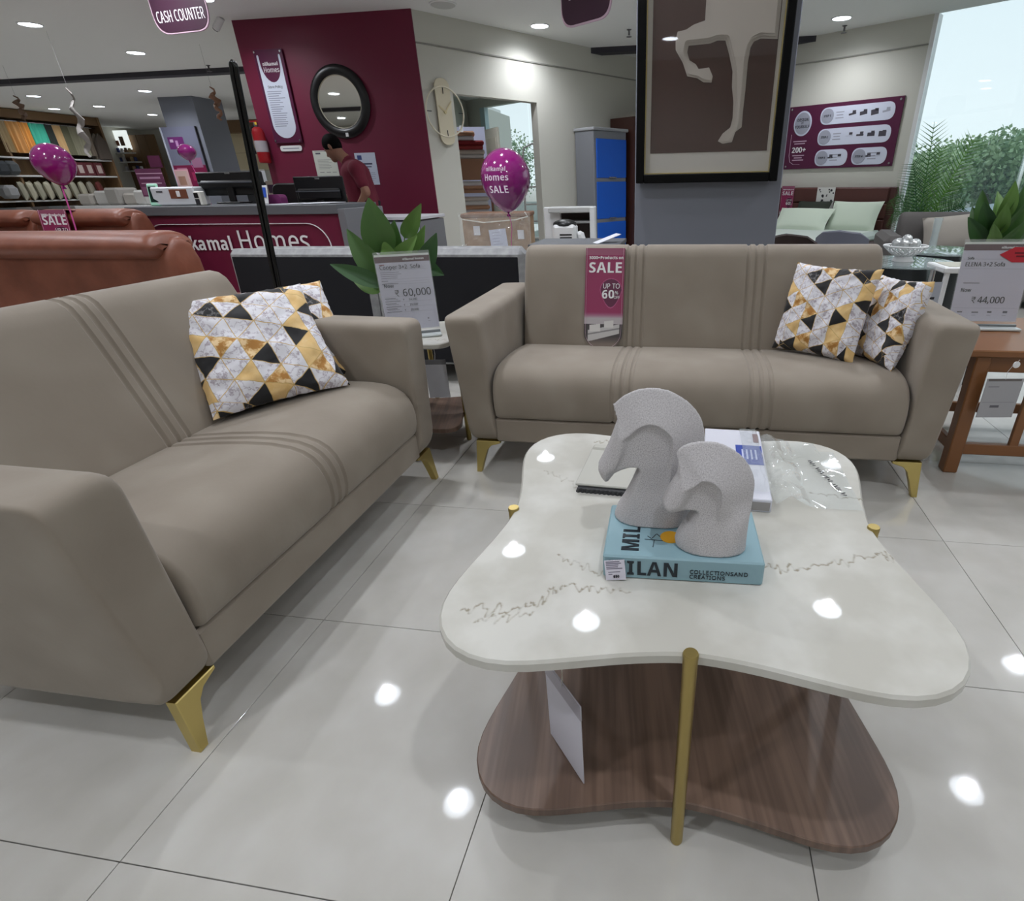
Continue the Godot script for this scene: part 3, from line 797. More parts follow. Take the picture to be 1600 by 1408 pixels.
func build_table_things():
	M.speckle = tri_mat(noise_tex([[0.0, rgb(146, 142, 144)], [0.4, rgb(178, 174, 175)], [0.5, rgb(196, 192, 193)], [1.0, rgb(208, 205, 206)]], 0.16, 41, 512, 2), 5.0, 0.85)
	# blue box shaped like a book
	var yaw := 0.04
	var t := thing("decor_book", "pale blue book-shaped box lettered MILAN under two stone horse heads", "book", V(0.013, 0.452, 0.82), yaw)
	var blue := mat(rgb(140, 172, 182), 0.55); var ink := mat(rgb(24, 34, 42), 0.5)
	bx("cover", Vector3(0, 0.023, 0), Vector3(0.266, 0.046, 0.163), blue, t, 0.003)
	var w := write("MILAN", 0.028, ink, t, Transform3D(Basis.IDENTITY, Vector3(-0.066, 0.0225, 0.0818)), 1, true, 0.95)
	write("COLLECTIONSAND", 0.0072, ink, t, Transform3D(Basis.IDENTITY, Vector3(0.012, 0.0215, 0.0818)), 0, false, 1.15, "small_lettering")
	write("CREATIONS", 0.0072, ink, t, Transform3D(Basis.IDENTITY, Vector3(0.012, 0.0115, 0.0818)), 0, false, 1.15, "small_lettering")
	write("MILAN", 0.03, ink, t, Transform3D(Basis(Vector3(0, 0, -1), Vector3(-1, 0, 0), Vector3(0, 1, 0)), Vector3(-0.088, 0.0462, 0.0)), 1, true, 1.0)
	var m := MB.new(); m.lathe([[0.018, 0.0], [0.018, 0.0006], [0.001, 0.0006]], 24); obj("yellow_spot", m, mat(rgb(226, 166, 34), 0.6), t, Transform3D(Basis.IDENTITY, Vector3(-0.02, 0.0462, 0.02)))
	m = MB.new()
	for k in 9: m.bar(Vector3(-0.06 + 0.008 * k, 0.0464, 0.02 + 0.008 * sin(k * 2.3)), Vector3(-0.053 + 0.008 * k, 0.0464, 0.02 + 0.008 * sin(k * 2.3 + 1.9)), 0.0012, 0.0006)
	m.bar(Vector3(-0.065, 0.0464, 0.03), Vector3(0.005, 0.0464, 0.034), 0.001, 0.0006); m.bar(Vector3(-0.048, 0.0464, 0.032), Vector3(-0.05, 0.0464, 0.052), 0.001, 0.0006); m.bar(Vector3(-0.006, 0.0464, 0.034), Vector3(-0.004, 0.0464, 0.052), 0.001, 0.0006)
	obj("line_drawing", m, ink, t)
	t = thing("price_label", "small white price label hanging over the edge of the blue book", "label", V(-0.095, 0.4735, 0.7275), 0.1)
	var rk := rows(0.08, 0.06, 0.4, 5, 0.85, 0.05, rgb(96, 92, 110), 3)
	rk.append_array([[0.15, 0.58, 0.6, 0.04, rgb(110, 105, 120)], [0.15, 0.68, 0.2, 0.05, rgb(110, 105, 120)]])
	sheet("card", 0.034, 0.038, 0.0008, img_mat(lines_img(96, 108, rgb(216, 212, 224), rk)), t, Transform3D(Basis(Vector3(0, 0, 1), 0.09) * Basis(Vector3(1, 0, 0), -0.12), Vector3.ZERO))
	write("650", 0.0045, M.print, t, Transform3D(Basis(Vector3(0, 0, 1), 0.09) * Basis(Vector3(1, 0, 0), -0.12), Vector3(0.002, -0.0115, 0.0024)), 1, true)
	horse("taller speckled stone horse head standing behind the shorter one", 0.862, 0.03,
		[[312, 172], [350, 138], [400, 105], [470, 77], [560, 68], [660, 83], [740, 123], [800, 168], [850, 228], [878, 290], [888, 370], [882, 470], [862, 600], [838, 720], [812, 830], [800, 905]],
		[[325, 905], [325, 840], [345, 785], [390, 720], [430, 645], [458, 585], [472, 547], [430, 546], [380, 560], [335, 582], [312, 610], [292, 636], [265, 632], [240, 602], [222, 562], [222, 530], [255, 468], [290, 398], [330, 290], [346, 246]], 0.0)
	horse("shorter speckled stone horse head standing in front of the taller one", 0.786, 0.028,
		[[712, 470], [740, 440], [780, 420], [830, 408], [900, 404], [980, 414], [1050, 443], [1110, 485], [1160, 540], [1190, 600], [1204, 660], [1197, 740], [1178, 840], [1160, 950], [1150, 1030], [1145, 1105]],
		[[700, 1105], [700, 1000], [712, 968], [745, 915], [790, 862], [826, 806], [780, 804], [735, 812], [690, 822], [650, 812], [628, 790], [620, 765], [640, 722], [680, 655], [715, 600], [726, 540]], 0.0)
	# grey sample book with a pinked dark edge
	t = thing("fabric_sample_book", "grey fabric sample book with dark pinked edges lying behind the horse heads", "sample book", V(-0.155, 0.452, 1.1), -0.05)
	var g1 := mat(rgb(186, 184, 176), 0.85); var g2 := mat(rgb(66, 66, 68), 0.9)
	for k in 3:
		m = MB.new()
		var poly := PackedVector2Array()
		for i in 25: poly.append(Vector2(-0.058 + 0.116 * i / 24.0, -0.092 - 0.003 * (i % 2)))
		poly.append(Vector2(0.058, 0.08)); poly.append(Vector2(-0.058, 0.08))
		m.prism(poly, Transform3D(Basis(Vector3(1, 0, 0), Vector3(0, 0, -1), Vector3(0, 1, 0)), Vector3(0.002 * k, 0.004 * k, 0.001 * k)), 0.0036); obj("swatch", m, g2, t)
	bx("cover", Vector3(0, 0.0155, -0.002), Vector3(0.122, 0.006, 0.178), g1, t, 0.002)
	bx("spine_fold", Vector3(0, 0.013, -0.098), Vector3(0.124, 0.02, 0.03), g1, t, 0.006)
	# white catalogue box in a clear bag
	t = thing("catalogue_box", "white catalogue box with blue label partly inside a clear bag", "box", V(0.128, 0.452, 1.15), -0.03)
	bx("box", Vector3(0, 0.015, 0), Vector3(0.137, 0.03, 0.345), mat(rgb(214, 214, 224), 0.5), t, 0.002)
	bx("page_block", Vector3(0.003, 0.0145, 0.1725), Vector3(0.124, 0.019, 0.003), mat(rgb(150, 146, 144), 0.8), t, 0.0)
	bx("blue_label", Vector3(0.035, 0.0304, -0.03), Vector3(0.06, 0.001, 0.1), mat(rgb(48, 70, 160), 0.5), t, 0.0)
	for k in 4: bx("label_stripe", Vector3(0.02 + 0.01 * k, 0.0312, -0.03), Vector3(0.004, 0.0008, 0.05), mat(rgb(200, 206, 235), 0.5), t, 0.0)
	bx("brown_label", Vector3(0.055, 0.0304, -0.125), Vector3(0.012, 0.001, 0.05), mat(rgb(122, 70, 74), 0.5), t, 0.0)
	var no := FastNoiseLite.new(); no.seed = 4; no.frequency = 6.0; no.fractal_octaves = 2
	m = MB.new()
	m.grid(46, 60, func(p: float, q: float) -> Vector3:
		var x := lerpf(0.15, 0.375, p); var z := lerpf(1.0, 1.318, q)
		if x > 0.34: z = lerpf(1.0, 1.27, q)
		var on_box := clampf((0.197 - x) / 0.012 + 0.5, 0.0, 1.0)
		var ruck := maxf(0.0, 1.0 - absf(x - 0.232) / 0.045)
		var y := 0.4545 + on_box * 0.031 + ruck * (0.012 + 0.03 * absf(no.get_noise_2d(x * 1.6, z))) + 0.0016 * (1.0 + no.get_noise_2d(x * 2.0, z * 2.0))
		return V(x, y, z))
	var bag := obj("plastic_bag", m, glass(rgb(226, 234, 234), 0.22), self, Transform3D.IDENTITY, 35.0)
	tag(bag, "crumpled clear plastic bag over the white catalogue box on the marble top", "bag")
	m = MB.new()
	for k in 22:
		if k % 5 == 4: continue
		var c := V(lerpf(0.308, 0.352, k / 21.0), 0.4592, lerpf(1.21, 1.055, k / 21.0))
		m.box(c, Vector3(0.007 + 0.004 * absf(sin(k * 2.1)), 0.0004, 0.003), 0.0, Basis(Vector3.UP, 0.28 + 0.5 * sin(k * 1.7)))
	obj("printed_line", m, M.print, bag)
	# card hanging below the top
	t = thing("price_card", "blank back of a white price card hanging under the marble coffee table", "card", V(-0.178, 0.19, 0.645), 0.0)
	var dir := (V(-0.137, 0, 0.60) - V(-0.219, 0, 0.69)).normalized()
	var bb := Basis(dir, Vector3.UP, dir.cross(Vector3.UP))
	sheet("card", 0.122, 0.2, 0.0016, mat(rgb(206, 204, 214), 0.6), t, Transform3D(bb, Vector3.ZERO))
	for s in [-1.0, 1.0]: sheet("sleeve_band", 0.123, 0.034, 0.0006, mat(rgb(166, 162, 172), 0.35), t, Transform3D(bb, bb * Vector3(0, 0.083, s * 0.0013)))
	m = MB.new(); m.tube([bb * Vector3(0.002, 0.09, 0.002), bb * Vector3(0.012, 0.115, 0.006), bb * Vector3(0.012, 0.16, 0.002), bb * Vector3(0.004, 0.2395, 0)], 0.0006, 5); m.tube([bb * Vector3(0.002, 0.09, -0.002), bb * Vector3(-0.01, 0.12, -0.006), bb * Vector3(-0.012, 0.17, -0.002), bb * Vector3(-0.004, 0.2395, 0)], 0.0006, 5)
	obj("thread", m, mat(rgb(190, 186, 176), 0.5), t)

# ---------- acrylic price stand ----------
func price_stand(label: String, at: Vector3, turn: float, w: float, h: float, title: String, price: String, kind: int) -> Node3D:
	var t := thing("price_stand", label, "sign", at, turn)
	var lean := Basis(Vector3(1, 0, 0), -0.1)
	var o := Vector3(0, 0.028, 0)
	var X := func(x: float, y: float, z: float) -> Transform3D: return Transform3D(lean, o + lean * Vector3(x * w, y * h, z))
	var grey := rgb(118, 116, 128)
	var rk := [[0.0, 0.0, 1.0, 0.03, rgb(226, 232, 226)], [0.0, 0.03, 1.0, 0.075, rgb(84, 44, 54)]]
	if kind == 0:
		for y in [0.2, 0.32, 0.355, 0.385, 0.545, 0.62, 0.69, 0.76]: rk.append([0.05, y, 0.9, 0.004, rgb(168, 166, 178)])
		rk.append_array(rows(0.06, 0.225, 0.3, 4, 0.45, 0.008, grey, 8)); rk.append([0.06, 0.125, 0.1, 0.012, rgb(150, 90, 100)])
		rk.append_array([[0.06, 0.335, 0.12, 0.009, grey], [0.06, 0.37, 0.3, 0.009, grey]])
		for k in 3: rk.append_array([[0.06, 0.565 + k * 0.07, 0.2, 0.01, grey], [0.08, 0.582 + k * 0.07, 0.22, 0.008, grey], [0.06, 0.605 + k * 0.07, 0.28, 0.011, grey]])
		rk.append_array([[0.8, 0.86, 0.03, 0.02, grey], [0.8, 0.905, 0.05, 0.006, grey]])
	else:
		for y in [0.21, 0.33, 0.83]: rk.append([0.03, y, 0.95, 0.005, rgb(150, 148, 166)])
		rk.append_array([[0.1, 0.505, 0.24, 0.012, grey], [0.1, 0.875, 0.08, 0.016, rgb(50, 48, 56)], [0.32, 0.875, 0.1, 0.02, grey], [0.55, 0.87, 0.07, 0.022, rgb(70, 68, 76)], [0.78, 0.865, 0.07, 0.03, rgb(84, 82, 96)]])
		for k in 4: rk.append([0.1 + 0.225 * k, 0.92, 0.06, 0.006, grey])
	sheet("paper", w, h, 0.001, img_mat(lines_img(256, 360, rgb(206, 205, 220), rk), 0.6), t, X.call(0, 0.5, 0))
	sheet("acrylic_sleeve", w + 0.006, h + 0.014, 0.0015, M.clear, t, X.call(0, 0.51, 0.0026))
	sheet("acrylic_back", w + 0.006, h + 0.014, 0.0015, M.clear, t, X.call(0, 0.51, -0.0024))
	bx("stand_foot", Vector3(0, 0.006, 0.02), Vector3(w + 0.004, 0.009, 0.075), mat(rgb(206, 212, 212), 0.12), t, 0.002)
	bx("foot_slot", Vector3(0, 0.0145, 0.012), Vector3(w, 0.009, 0.012), mat(rgb(120, 124, 126), 0.2), t, 0.0015)
	write("nilkamal Homes", h * 0.026, M.white, t, X.call(0.2, 0.933, 0.0012), 1, true, 1.0, "brand_lettering")
	write(title, h * 0.05, M.print, t, X.call(-0.44, 0.835 if kind == 0 else 0.725, 0.0012), 0)
	if kind == 1: write("Sofa", h * 0.03, M.print, t, X.call(-0.42, 0.8, 0.0012), 0)
	write("Now", h * 0.045, M.print, t, X.call(-0.42, 0.595 if kind == 0 else 0.4, 0.0012), 0)
	var py := 0.495 if kind == 0 else 0.275
	rupee(h * (0.085 if kind == 0 else 0.08), M.print, t, X.call(-0.2, py, 0.0012))
	write(price, h * (0.092 if kind == 0 else 0.08), M.print, t, X.call(-0.1 if kind == 0 else -0.14, py, 0.0012), 0)
	if kind == 0:
		for k in 3:
			rupee(h * 0.024, M.print, t, X.call(-0.1, 0.404 - 0.07 * k, 0.0012))
			write(["34,500", "25,500", "20,000"][k], h * 0.026, M.print, t, X.call(0.0, 0.404 - 0.07 * k, 0.0012), 0, false, 1.0, "small_lettering")
	else:
		var m := MB.new(); m.prism(PackedVector2Array([Vector2(0, 0), Vector2(0.05, 0.028), Vector2(0.118, 0.028), Vector2(0.118, -0.028), Vector2(0.05, -0.028)]), X.call(0.02, 0.845, 0.0034), 0.0008); obj("red_sticker", m, mat(rgb(196, 40, 56), 0.5), t)
		for k in 2: sheet("sticker_print", 0.055 - 0.015 * k, 0.006, 0.0006, mat(rgb(110, 16, 30), 0.5), t, X.call(0.34, 0.865 - 0.04 * k, 0.0046))
	return t

func leaf(m: MB, a: Vector3, b: Vector3, w: float, n: Vector3, sag := 0.12, fold := 0.25):     # blade from a to b, facing n, with thickness
	var d := (b - a); var l := d.length(); var ax := d / l
	n = (n - ax * n.dot(ax)).normalized()
	var sd := ax.cross(n)
	for sg in [1.0, -1.0]:
		var from := m.p.size()
		m.grid(6, 9, func(p: float, q: float) -> Vector3:
			var x := p * 2.0 - 1.0
			var ww := w * 0.5 * pow(sin(PI * pow(q, 0.7) * 0.985 + 0.02), 0.85)
			return a + ax * l * q + sd * x * ww + n * (absf(x) * ww * fold * 2.0 + sin(q * PI) * l * sag + sg * 0.0008 * (1.0 - absf(x))))
		for i in range(from, m.p.size(), 3):
			if sg < 0.0:
				var q := m.p[i + 1]; m.p[i + 1] = m.p[i + 2]; m.p[i + 2] = q

func leafy_plant(t: Node3D, root: Vector3, specs: Array, lm: Array, sm: Material):
	for s in specs:
		var a: Vector3 = s[0]; var b: Vector3 = s[1]
		var m := MB.new(); leaf(m, a, b, s[2], s[3], s[4] if s.size() > 4 else 0.08)
		var k: int = s[5] if s.size() > 5 else 0
		obj("leaf", m, lm[k % lm.size()], t, t.transform.affine_inverse(), 60.0)
		m = MB.new(); var mid := (root + a) / 2.0 + Vector3(0, 0.03, 0)
		m.tube([root, root.lerp(mid, 0.6), mid.lerp(a, 0.4), a], [0.004, 0.0035, 0.003, 0.0022], 6); obj("stem", m, sm, t, t.transform.affine_inverse())

func banner_img() -> Image:
	var im := lines_img(128, 320, rgb(140, 36, 82), [])
	for y in 320:
		for x in 128:
			var v := y / 320.0; var u := x / 128.0
			var c := rgb(142, 38, 84)
			if v < 0.06: c = rgb(150, 80, 106)
			if v > 0.62: c = c.lerp(rgb(176, 168, 170), clampf((v - 0.62) / 0.06, 0, 1))
			if v > 0.74: c = rgb(60, 54, 54).lerp(rgb(120, 106, 96), clampf((v - 0.86) / 0.08, 0, 1))
			var top_line := 0.80 - (u - 0.1) * 0.075
			if u > 0.1 and u < 0.92 and v > top_line and v < top_line + 0.115 - absf(u - 0.2) * 0.03:
				c = rgb(186, 182, 180) if v < top_line + 0.035 or v > top_line + 0.05 else rgb(128, 124, 124)
			if u > 0.14 and u < 0.42 and v > 0.735 + (0.42 - u) * 0.05 and v < 0.815: c = rgb(206, 202, 198)
			if u > 0.52 and u < 0.76 and v > 0.70 + (0.76 - u) * 0.05 and v < 0.775: c = rgb(206, 202, 198)
			var e := Vector2((u - 0.67) / 0.29, (v - 0.405) / 0.12)
			if v > 0.405: e.x *= 1.0 + (v - 0.405) * 2.6; e.y *= 0.68
			if e.length() < 1.0: c = rgb(92, 24, 60) if e.length() < 0.93 else rgb(172, 80, 122)
			im.set_pixel(x, y, c)
	return im
func sale_banner(label: String, x: Transform3D, w: float, h: float, fold: float) -> Node3D:     # origin at the lower middle, +y up the cloth, +z out
	var t := Node3D.new(); t.name = numbered(self, "sale_banner"); add_child(t); t.transform = x
	tag(t, label, "banner", "hanging sale banners")
	if not M.has("banner"): M.banner = img_mat(banner_img(), 0.45)
	var poly := PackedVector2Array()
	for k in 13: poly.append(Vector2(-cos(PI * k / 12.0) * w / 2.0, w * 0.42 - sin(PI * k / 12.0) * w * 0.42))
	poly.append(Vector2(w / 2.0, h)); poly.append(Vector2(-w / 2.0, h))
	var m := MB.new(); m.prism(poly, Transform3D.IDENTITY, 0.002)
	for i in m.t.size(): m.t[i] = Vector2(m.t[i].x / w + 0.5, 1.0 - m.t[i].y / h)
	obj("cloth", m, M.banner, t)
	m = MB.new(); m.box(Vector3(0, h + 0.001, -fold / 2.0), Vector3(w, 0.002, fold + 0.004)); obj("top_fold", m, mat(rgb(150, 66, 100), 0.45), t)
	var path := []
	for q in poly: path.append(Vector3(q.x * 0.93, q.y + 0.004, 0.0026))
	path = [path[14]] + path.slice(0, 13) + [path[13]]
	m = MB.new(); m.tube(path, w * 0.008, 5, 0.4); obj("border_line", m, mat(rgb(226, 196, 208), 0.5), t)
	var put := func(u: float, v: float) -> Transform3D: return Transform3D(Basis.IDENTITY, Vector3((u - 0.5) * w, (1.0 - v) * h, 0.0028))
	write("3000+Products on", w * 0.075, M.white, t, put.call(0.53, 0.088), 1, true, 1.0, "small_lettering")
	write("SALE", w * 0.255, M.white, t, put.call(0.52, 0.185), 1, true, 1.08)
	write("UP TO", w * 0.115, M.white, t, put.call(0.68, 0.365), 1, false, 1.0, "small_lettering")
	write("60", w * 0.21, M.white, t, put.call(0.6, 0.445), 1, true, 1.0)
	write("%", w * 0.08, M.white, t, put.call(0.82, 0.43), 1, false, 1.0, "small_lettering")
	write("OFF", w * 0.07, M.white, t, put.call(0.83, 0.475), 1, false, 1.0, "small_lettering")
	return t

func build_side_things():
	# banner over the three-seater's backrest
	var bd := Vector3(0, 0.34, -0.113).normalized()
	sale_banner("maroon sale banner hanging over the backrest of the taupe three-seater sofa", Transform3D(Basis(Vector3.RIGHT, bd, Vector3.RIGHT.cross(bd)), V(-0.353, 0.405, 2.312)), 0.168, 0.424, 0.06)
	var st := lobed_table("small side table with marble top between the two taupe sofas", V(-1.15, 0, 2.16), 0.52, 0.505, 0.14, 0.1)
	price_stand("acrylic price stand reading Cooper on the small marble side table", V(-1.105, 0.505, 2.10), 0.5, 0.205, 0.29, "Cooper 3+2  Sofa", "60,000", 0)
	# card hanging from the side table
	var t := thing("price_card", "grey plastic-sleeved price card hanging from the small side table", "card", pz(684, 595, 1.99), 0.15)
	sheet("card", 0.085, 0.145, 0.0016, mat(rgb(184, 184, 190), 0.4), t)
	sheet("sleeve_band", 0.087, 0.02, 0.003, mat(rgb(112, 112, 116), 0.4), t, Transform3D(Basis.IDENTITY, Vector3(0, 0.078, 0)))
	var m := MB.new(); m.tube([Vector3(0, 0.08, 0), Vector3(0.004, 0.11, -0.004), Vector3(0, 0.14, -0.01)], 0.0008, 5); obj("thread", m, M.white, t)
	# plant on the side table
	var pot := V(-1.22, 0.505, 2.26)
	t = thing("potted_plant", "broad-leaved green plant in a white pot behind the price stand", "plant", pot)
	m = MB.new(); m.lathe([[0.03, 0.0], [0.038, 0.004], [0.05, 0.085], [0.052, 0.09], [0.047, 0.09], [0.044, 0.075], [0.001, 0.075]], 20); obj("pot", m, M.white, t)
	var greens := [leaf_mat(rgb(80, 116, 60)), leaf_mat(rgb(104, 140, 70)), leaf_mat(rgb(64, 100, 60))]
	var root := pot + Vector3(0, 0.07, 0)
	var toward := V(0.2, 0.25, -1)
	var sp := []
	for s in [[602, 398, 576, 309, 46, 2.2, 0, .2], [632, 372, 658, 318, 24, 2.28, 1, .5], [606, 438, 542, 358, 36, 2.18, 0, -.2], [604, 446, 516, 413, 24, 2.12, 2, .0], [600, 452, 548, 432, 30, 2.2, 1, .3], [612, 420, 616, 344, 34, 2.24, 0, .3], [618, 428, 652, 368, 30, 2.2, 1, -.2], [640, 424, 664, 352, 24, 2.3, 1, .2], [655, 425, 682, 364, 30, 2.26, 2, .5], [648, 408, 694, 430, 30, 2.3, 2, .1], [596, 392, 622, 400, 26, 2.16, 1, .0], [590, 440, 585, 452, 26, 2.14, 0, .2]]:
		var a := pz(s[0], s[1], s[5]); var b := pz(s[2], s[3], s[5] - 0.03)
		sp.append([a, b, s[4] * 2.35 / F, toward + Vector3(s[7], 0, 0), 0.06, s[6]])
	leafy_plant(t, root, sp, greens, mat(rgb(96, 128, 70), 0.6))
	# slatted wooden console and what stands on it
	t = thing("console_table", "warm brown wooden console table with slatted front beside the three-seater sofa", "table", V(1.55, 0, 2.36))
	var wd: StandardMaterial3D = M.wood_warm
	bx("tabletop", Vector3(0, 0.49, 0), Vector3(1.08, 0.026, 0.56), wd, t, 0.004)
	bx("apron", Vector3(0, 0.445, 0.235), Vector3(0.98, 0.062, 0.022), wd, t, 0.002); bx("apron", Vector3(0, 0.445, -0.235), Vector3(0.98, 0.062, 0.022), wd, t, 0.002)
	bx("apron", Vector3(-0.475, 0.445, 0), Vector3(0.022, 0.062, 0.45), wd, t, 0.002)
	for sx in [-1, 1]:
		for sz in [-1, 1]: bx("leg", Vector3(sx * 0.475, 0.238, sz * 0.235), Vector3(0.052, 0.476, 0.052), wd, t, 0.004)
	bx("rail", Vector3(0, 0.1, 0.235), Vector3(0.9, 0.045, 0.024), wd, t, 0.003); bx("rail", Vector3(0, 0.1, -0.235), Vector3(0.9, 0.045, 0.024), wd, t, 0.003)
	bx("rail", Vector3(-0.475, 0.1, 0), Vector3(0.024, 0.045, 0.42), wd, t, 0.003)
	for k in 4: bx("slat", Vector3(-0.27 + 0.19 * k, 0.268, 0.235), Vector3(0.032, 0.294, 0.018), wd, t, 0.002)
	price_stand("acrylic price stand reading ELENA on the wooden console table", V(1.19, 0.503, 2.43), 0.0, 0.25, 0.3, "ELENA 3+2 Sofa", "44,000", 1)
	t = thing("price_stand", "plain white acrylic stand at the far end of the wooden console", "sign", V(1.50, 0.503, 2.40), -0.25)
	sheet("paper", 0.2, 0.26, 0.001, M.paper, t, Transform3D(Basis(Vector3(1, 0, 0), -0.1), Vector3(0, 0.145, 0))); bx("stand_foot", Vector3(0, 0.006, 0.015), Vector3(0.2, 0.01, 0.06), mat(rgb(206, 212, 212), 0.12), t, 0.002)
	t = thing("price_card", "grey price card hanging in front of the slatted wooden console", "card", V(1.15, 0.33, 2.07), 0.12)
	sheet("card", 0.13, 0.15, 0.0016, img_mat(lines_img(96, 112, rgb(166, 165, 168), [[0.05, 0.0, 0.9, 0.07, rgb(104, 98, 96)], [0.1, 0.2, 0.3, 0.02, rgb(110, 108, 114)], [0.05, 0.6, 0.9, 0.012, rgb(130, 128, 132)], [0.3, 0.68, 0.25, 0.07, rgb(96, 94, 100)]])), t)
	m = MB.new(); m.tube([Vector3(0, 0.07, 0), Vector3(-0.006, 0.1, 0.004), Vector3(0.01, 0.125, 0.0), Vector3(0.012, 0.15, 0.02)], 0.0008, 5); obj("thread", m, M.white, t)
	m = MB.new(); m.lathe([[0.001, 0.0], [0.011, 0.001], [0.012, 0.005], [0.001, 0.007]], 16, Transform3D(Basis(Vector3(1, 0, 0), PI / 2), Vector3(0.0, 0.135, 0.024))); obj("button", m, M.white, t)

func leaf_mat(c: Color) -> StandardMaterial3D:
	var m := StandardMaterial3D.new(); m.albedo_color = c; m.roughness = 0.45; m.backlight_enabled = true; m.backlight = Color(0.12, 0.22, 0.05)
	return m

# ================= BACKGROUND =================
const MWP := Vector2(-5.32, 7.08)
const MWD := Vector2(1, 0)
func wx(P: Vector2, D: Vector2, t: float, y: float, out := 0.0) -> Transform3D:      # a place on a wall: x along it, z into the room
	var ax := V(D.x, 0, D.y); var n := ax.cross(Vector3.UP)
	var q := P + D * t
	return Transform3D(Basis(ax, Vector3.UP, n), V(q.x, y, q.y) + n * out)
func wpx(px: float, py: float, P: Vector2, D: Vector2, out := 0.0) -> Transform3D:
	var q := pw(px, py, P, D)
	return wx(P, D, (Vector2(q.x, -q.z) - P).dot(D), q.y, out)
func placed(called: String, label: String, category: String, x: Transform3D, group := "") -> Node3D:
	var t := thing(called, label, category, Vector3.ZERO, 0.0, group); t.transform = x; return t
func capsule(w: float, h: float, r: float) -> PackedVector2Array: return rounded([Vector2(-w / 2, -h / 2), Vector2(w / 2, -h / 2), Vector2(w / 2, h / 2), Vector2(-w / 2, h / 2)], [r], 7)
func disc(r: float, d: float, seg := 24) -> MB:
	var m := MB.new(); m.lathe([[r, 0.0], [r, d], [0.0005, d]], seg, Transform3D(Basis(Vector3(1, 0, 0), PI / 2), Vector3.ZERO)); return m
func plate(poly: PackedVector2Array, d: float, bev := 0.0) -> MB:
	var m := MB.new(); m.prism(poly, Transform3D.IDENTITY, d, bev); return m
func off(x: float, y: float, z: float) -> Transform3D: return Transform3D(Basis.IDENTITY, Vector3(x, y, z))
func ring(R: float, r: float, seg := 40, flat := 1.0) -> MB:
	var m := MB.new(); var rings := []
	for i in seg + 1:
		var a := TAU * i / seg; var o := Vector3(cos(a), sin(a), 0); var rr := PackedVector3Array()
		for k in 10: rr.append(o * (R + cos(TAU * k / 10) * r) + Vector3(0, 0, sin(TAU * k / 10) * r * flat))
		rings.append(rr)
	m.loft(rings, false); m.seal(0); return m

func plain_sofa(label: String, at: Vector3, turn: float, half: float, deep: float, back_y: float, cloth: Material, seats: int, arms := true) -> Node3D:
	var t := thing("sofa", label, "sofa", at, turn)
	var arm := 0.18 if arms else 0.0
	bx("base", Vector3(0, 0.16, -deep / 2), Vector3(half * 2 - 0.02, 0.2, deep - 0.06), cloth, t, 0.02)
	for s in [-1, 1]:
		for z in [0.08, deep - 0.08]: bx("leg", Vector3(s * (half - 0.1), 0.03, -z), Vector3(0.05, 0.06, 0.05), M.black, t, 0.004)
	var w := (half * 2 - arm * 2) / seats
	for k in seats:
		var x := -half + arm + w * (k + 0.5)
		bx("seat_cushion", Vector3(x, 0.34, -deep / 2 + 0.06), Vector3(w - 0.006, 0.16, deep - 0.22), cloth, t, 0.035)
		var prof := PackedVector2Array()
		var d0 := deep - 0.26
		for q in [[0.02, 0.36], [0.0, 0.45], [0.02, back_y - 0.12], [0.05, back_y - 0.04], [0.1, back_y], [0.16, back_y - 0.005], [0.215, back_y - 0.05], [0.24, back_y - 0.12], [0.25, 0.3], [0.25, 0.08], [0.1, 0.08]]: prof.append(Vector2(d0 + q[0], q[1]))
		obj("backrest", swept(prof, w / 2 - 0.003, [], 0.045), cloth, t, off(x, 0, 0), 50.0)
	if arms:
		for s in [-1.0, 1.0]: bx("armrest", Vector3(s * (half - arm / 2), 0.34, -deep / 2), Vector3(arm, 0.5, deep), cloth, t, 0.045)
	return t

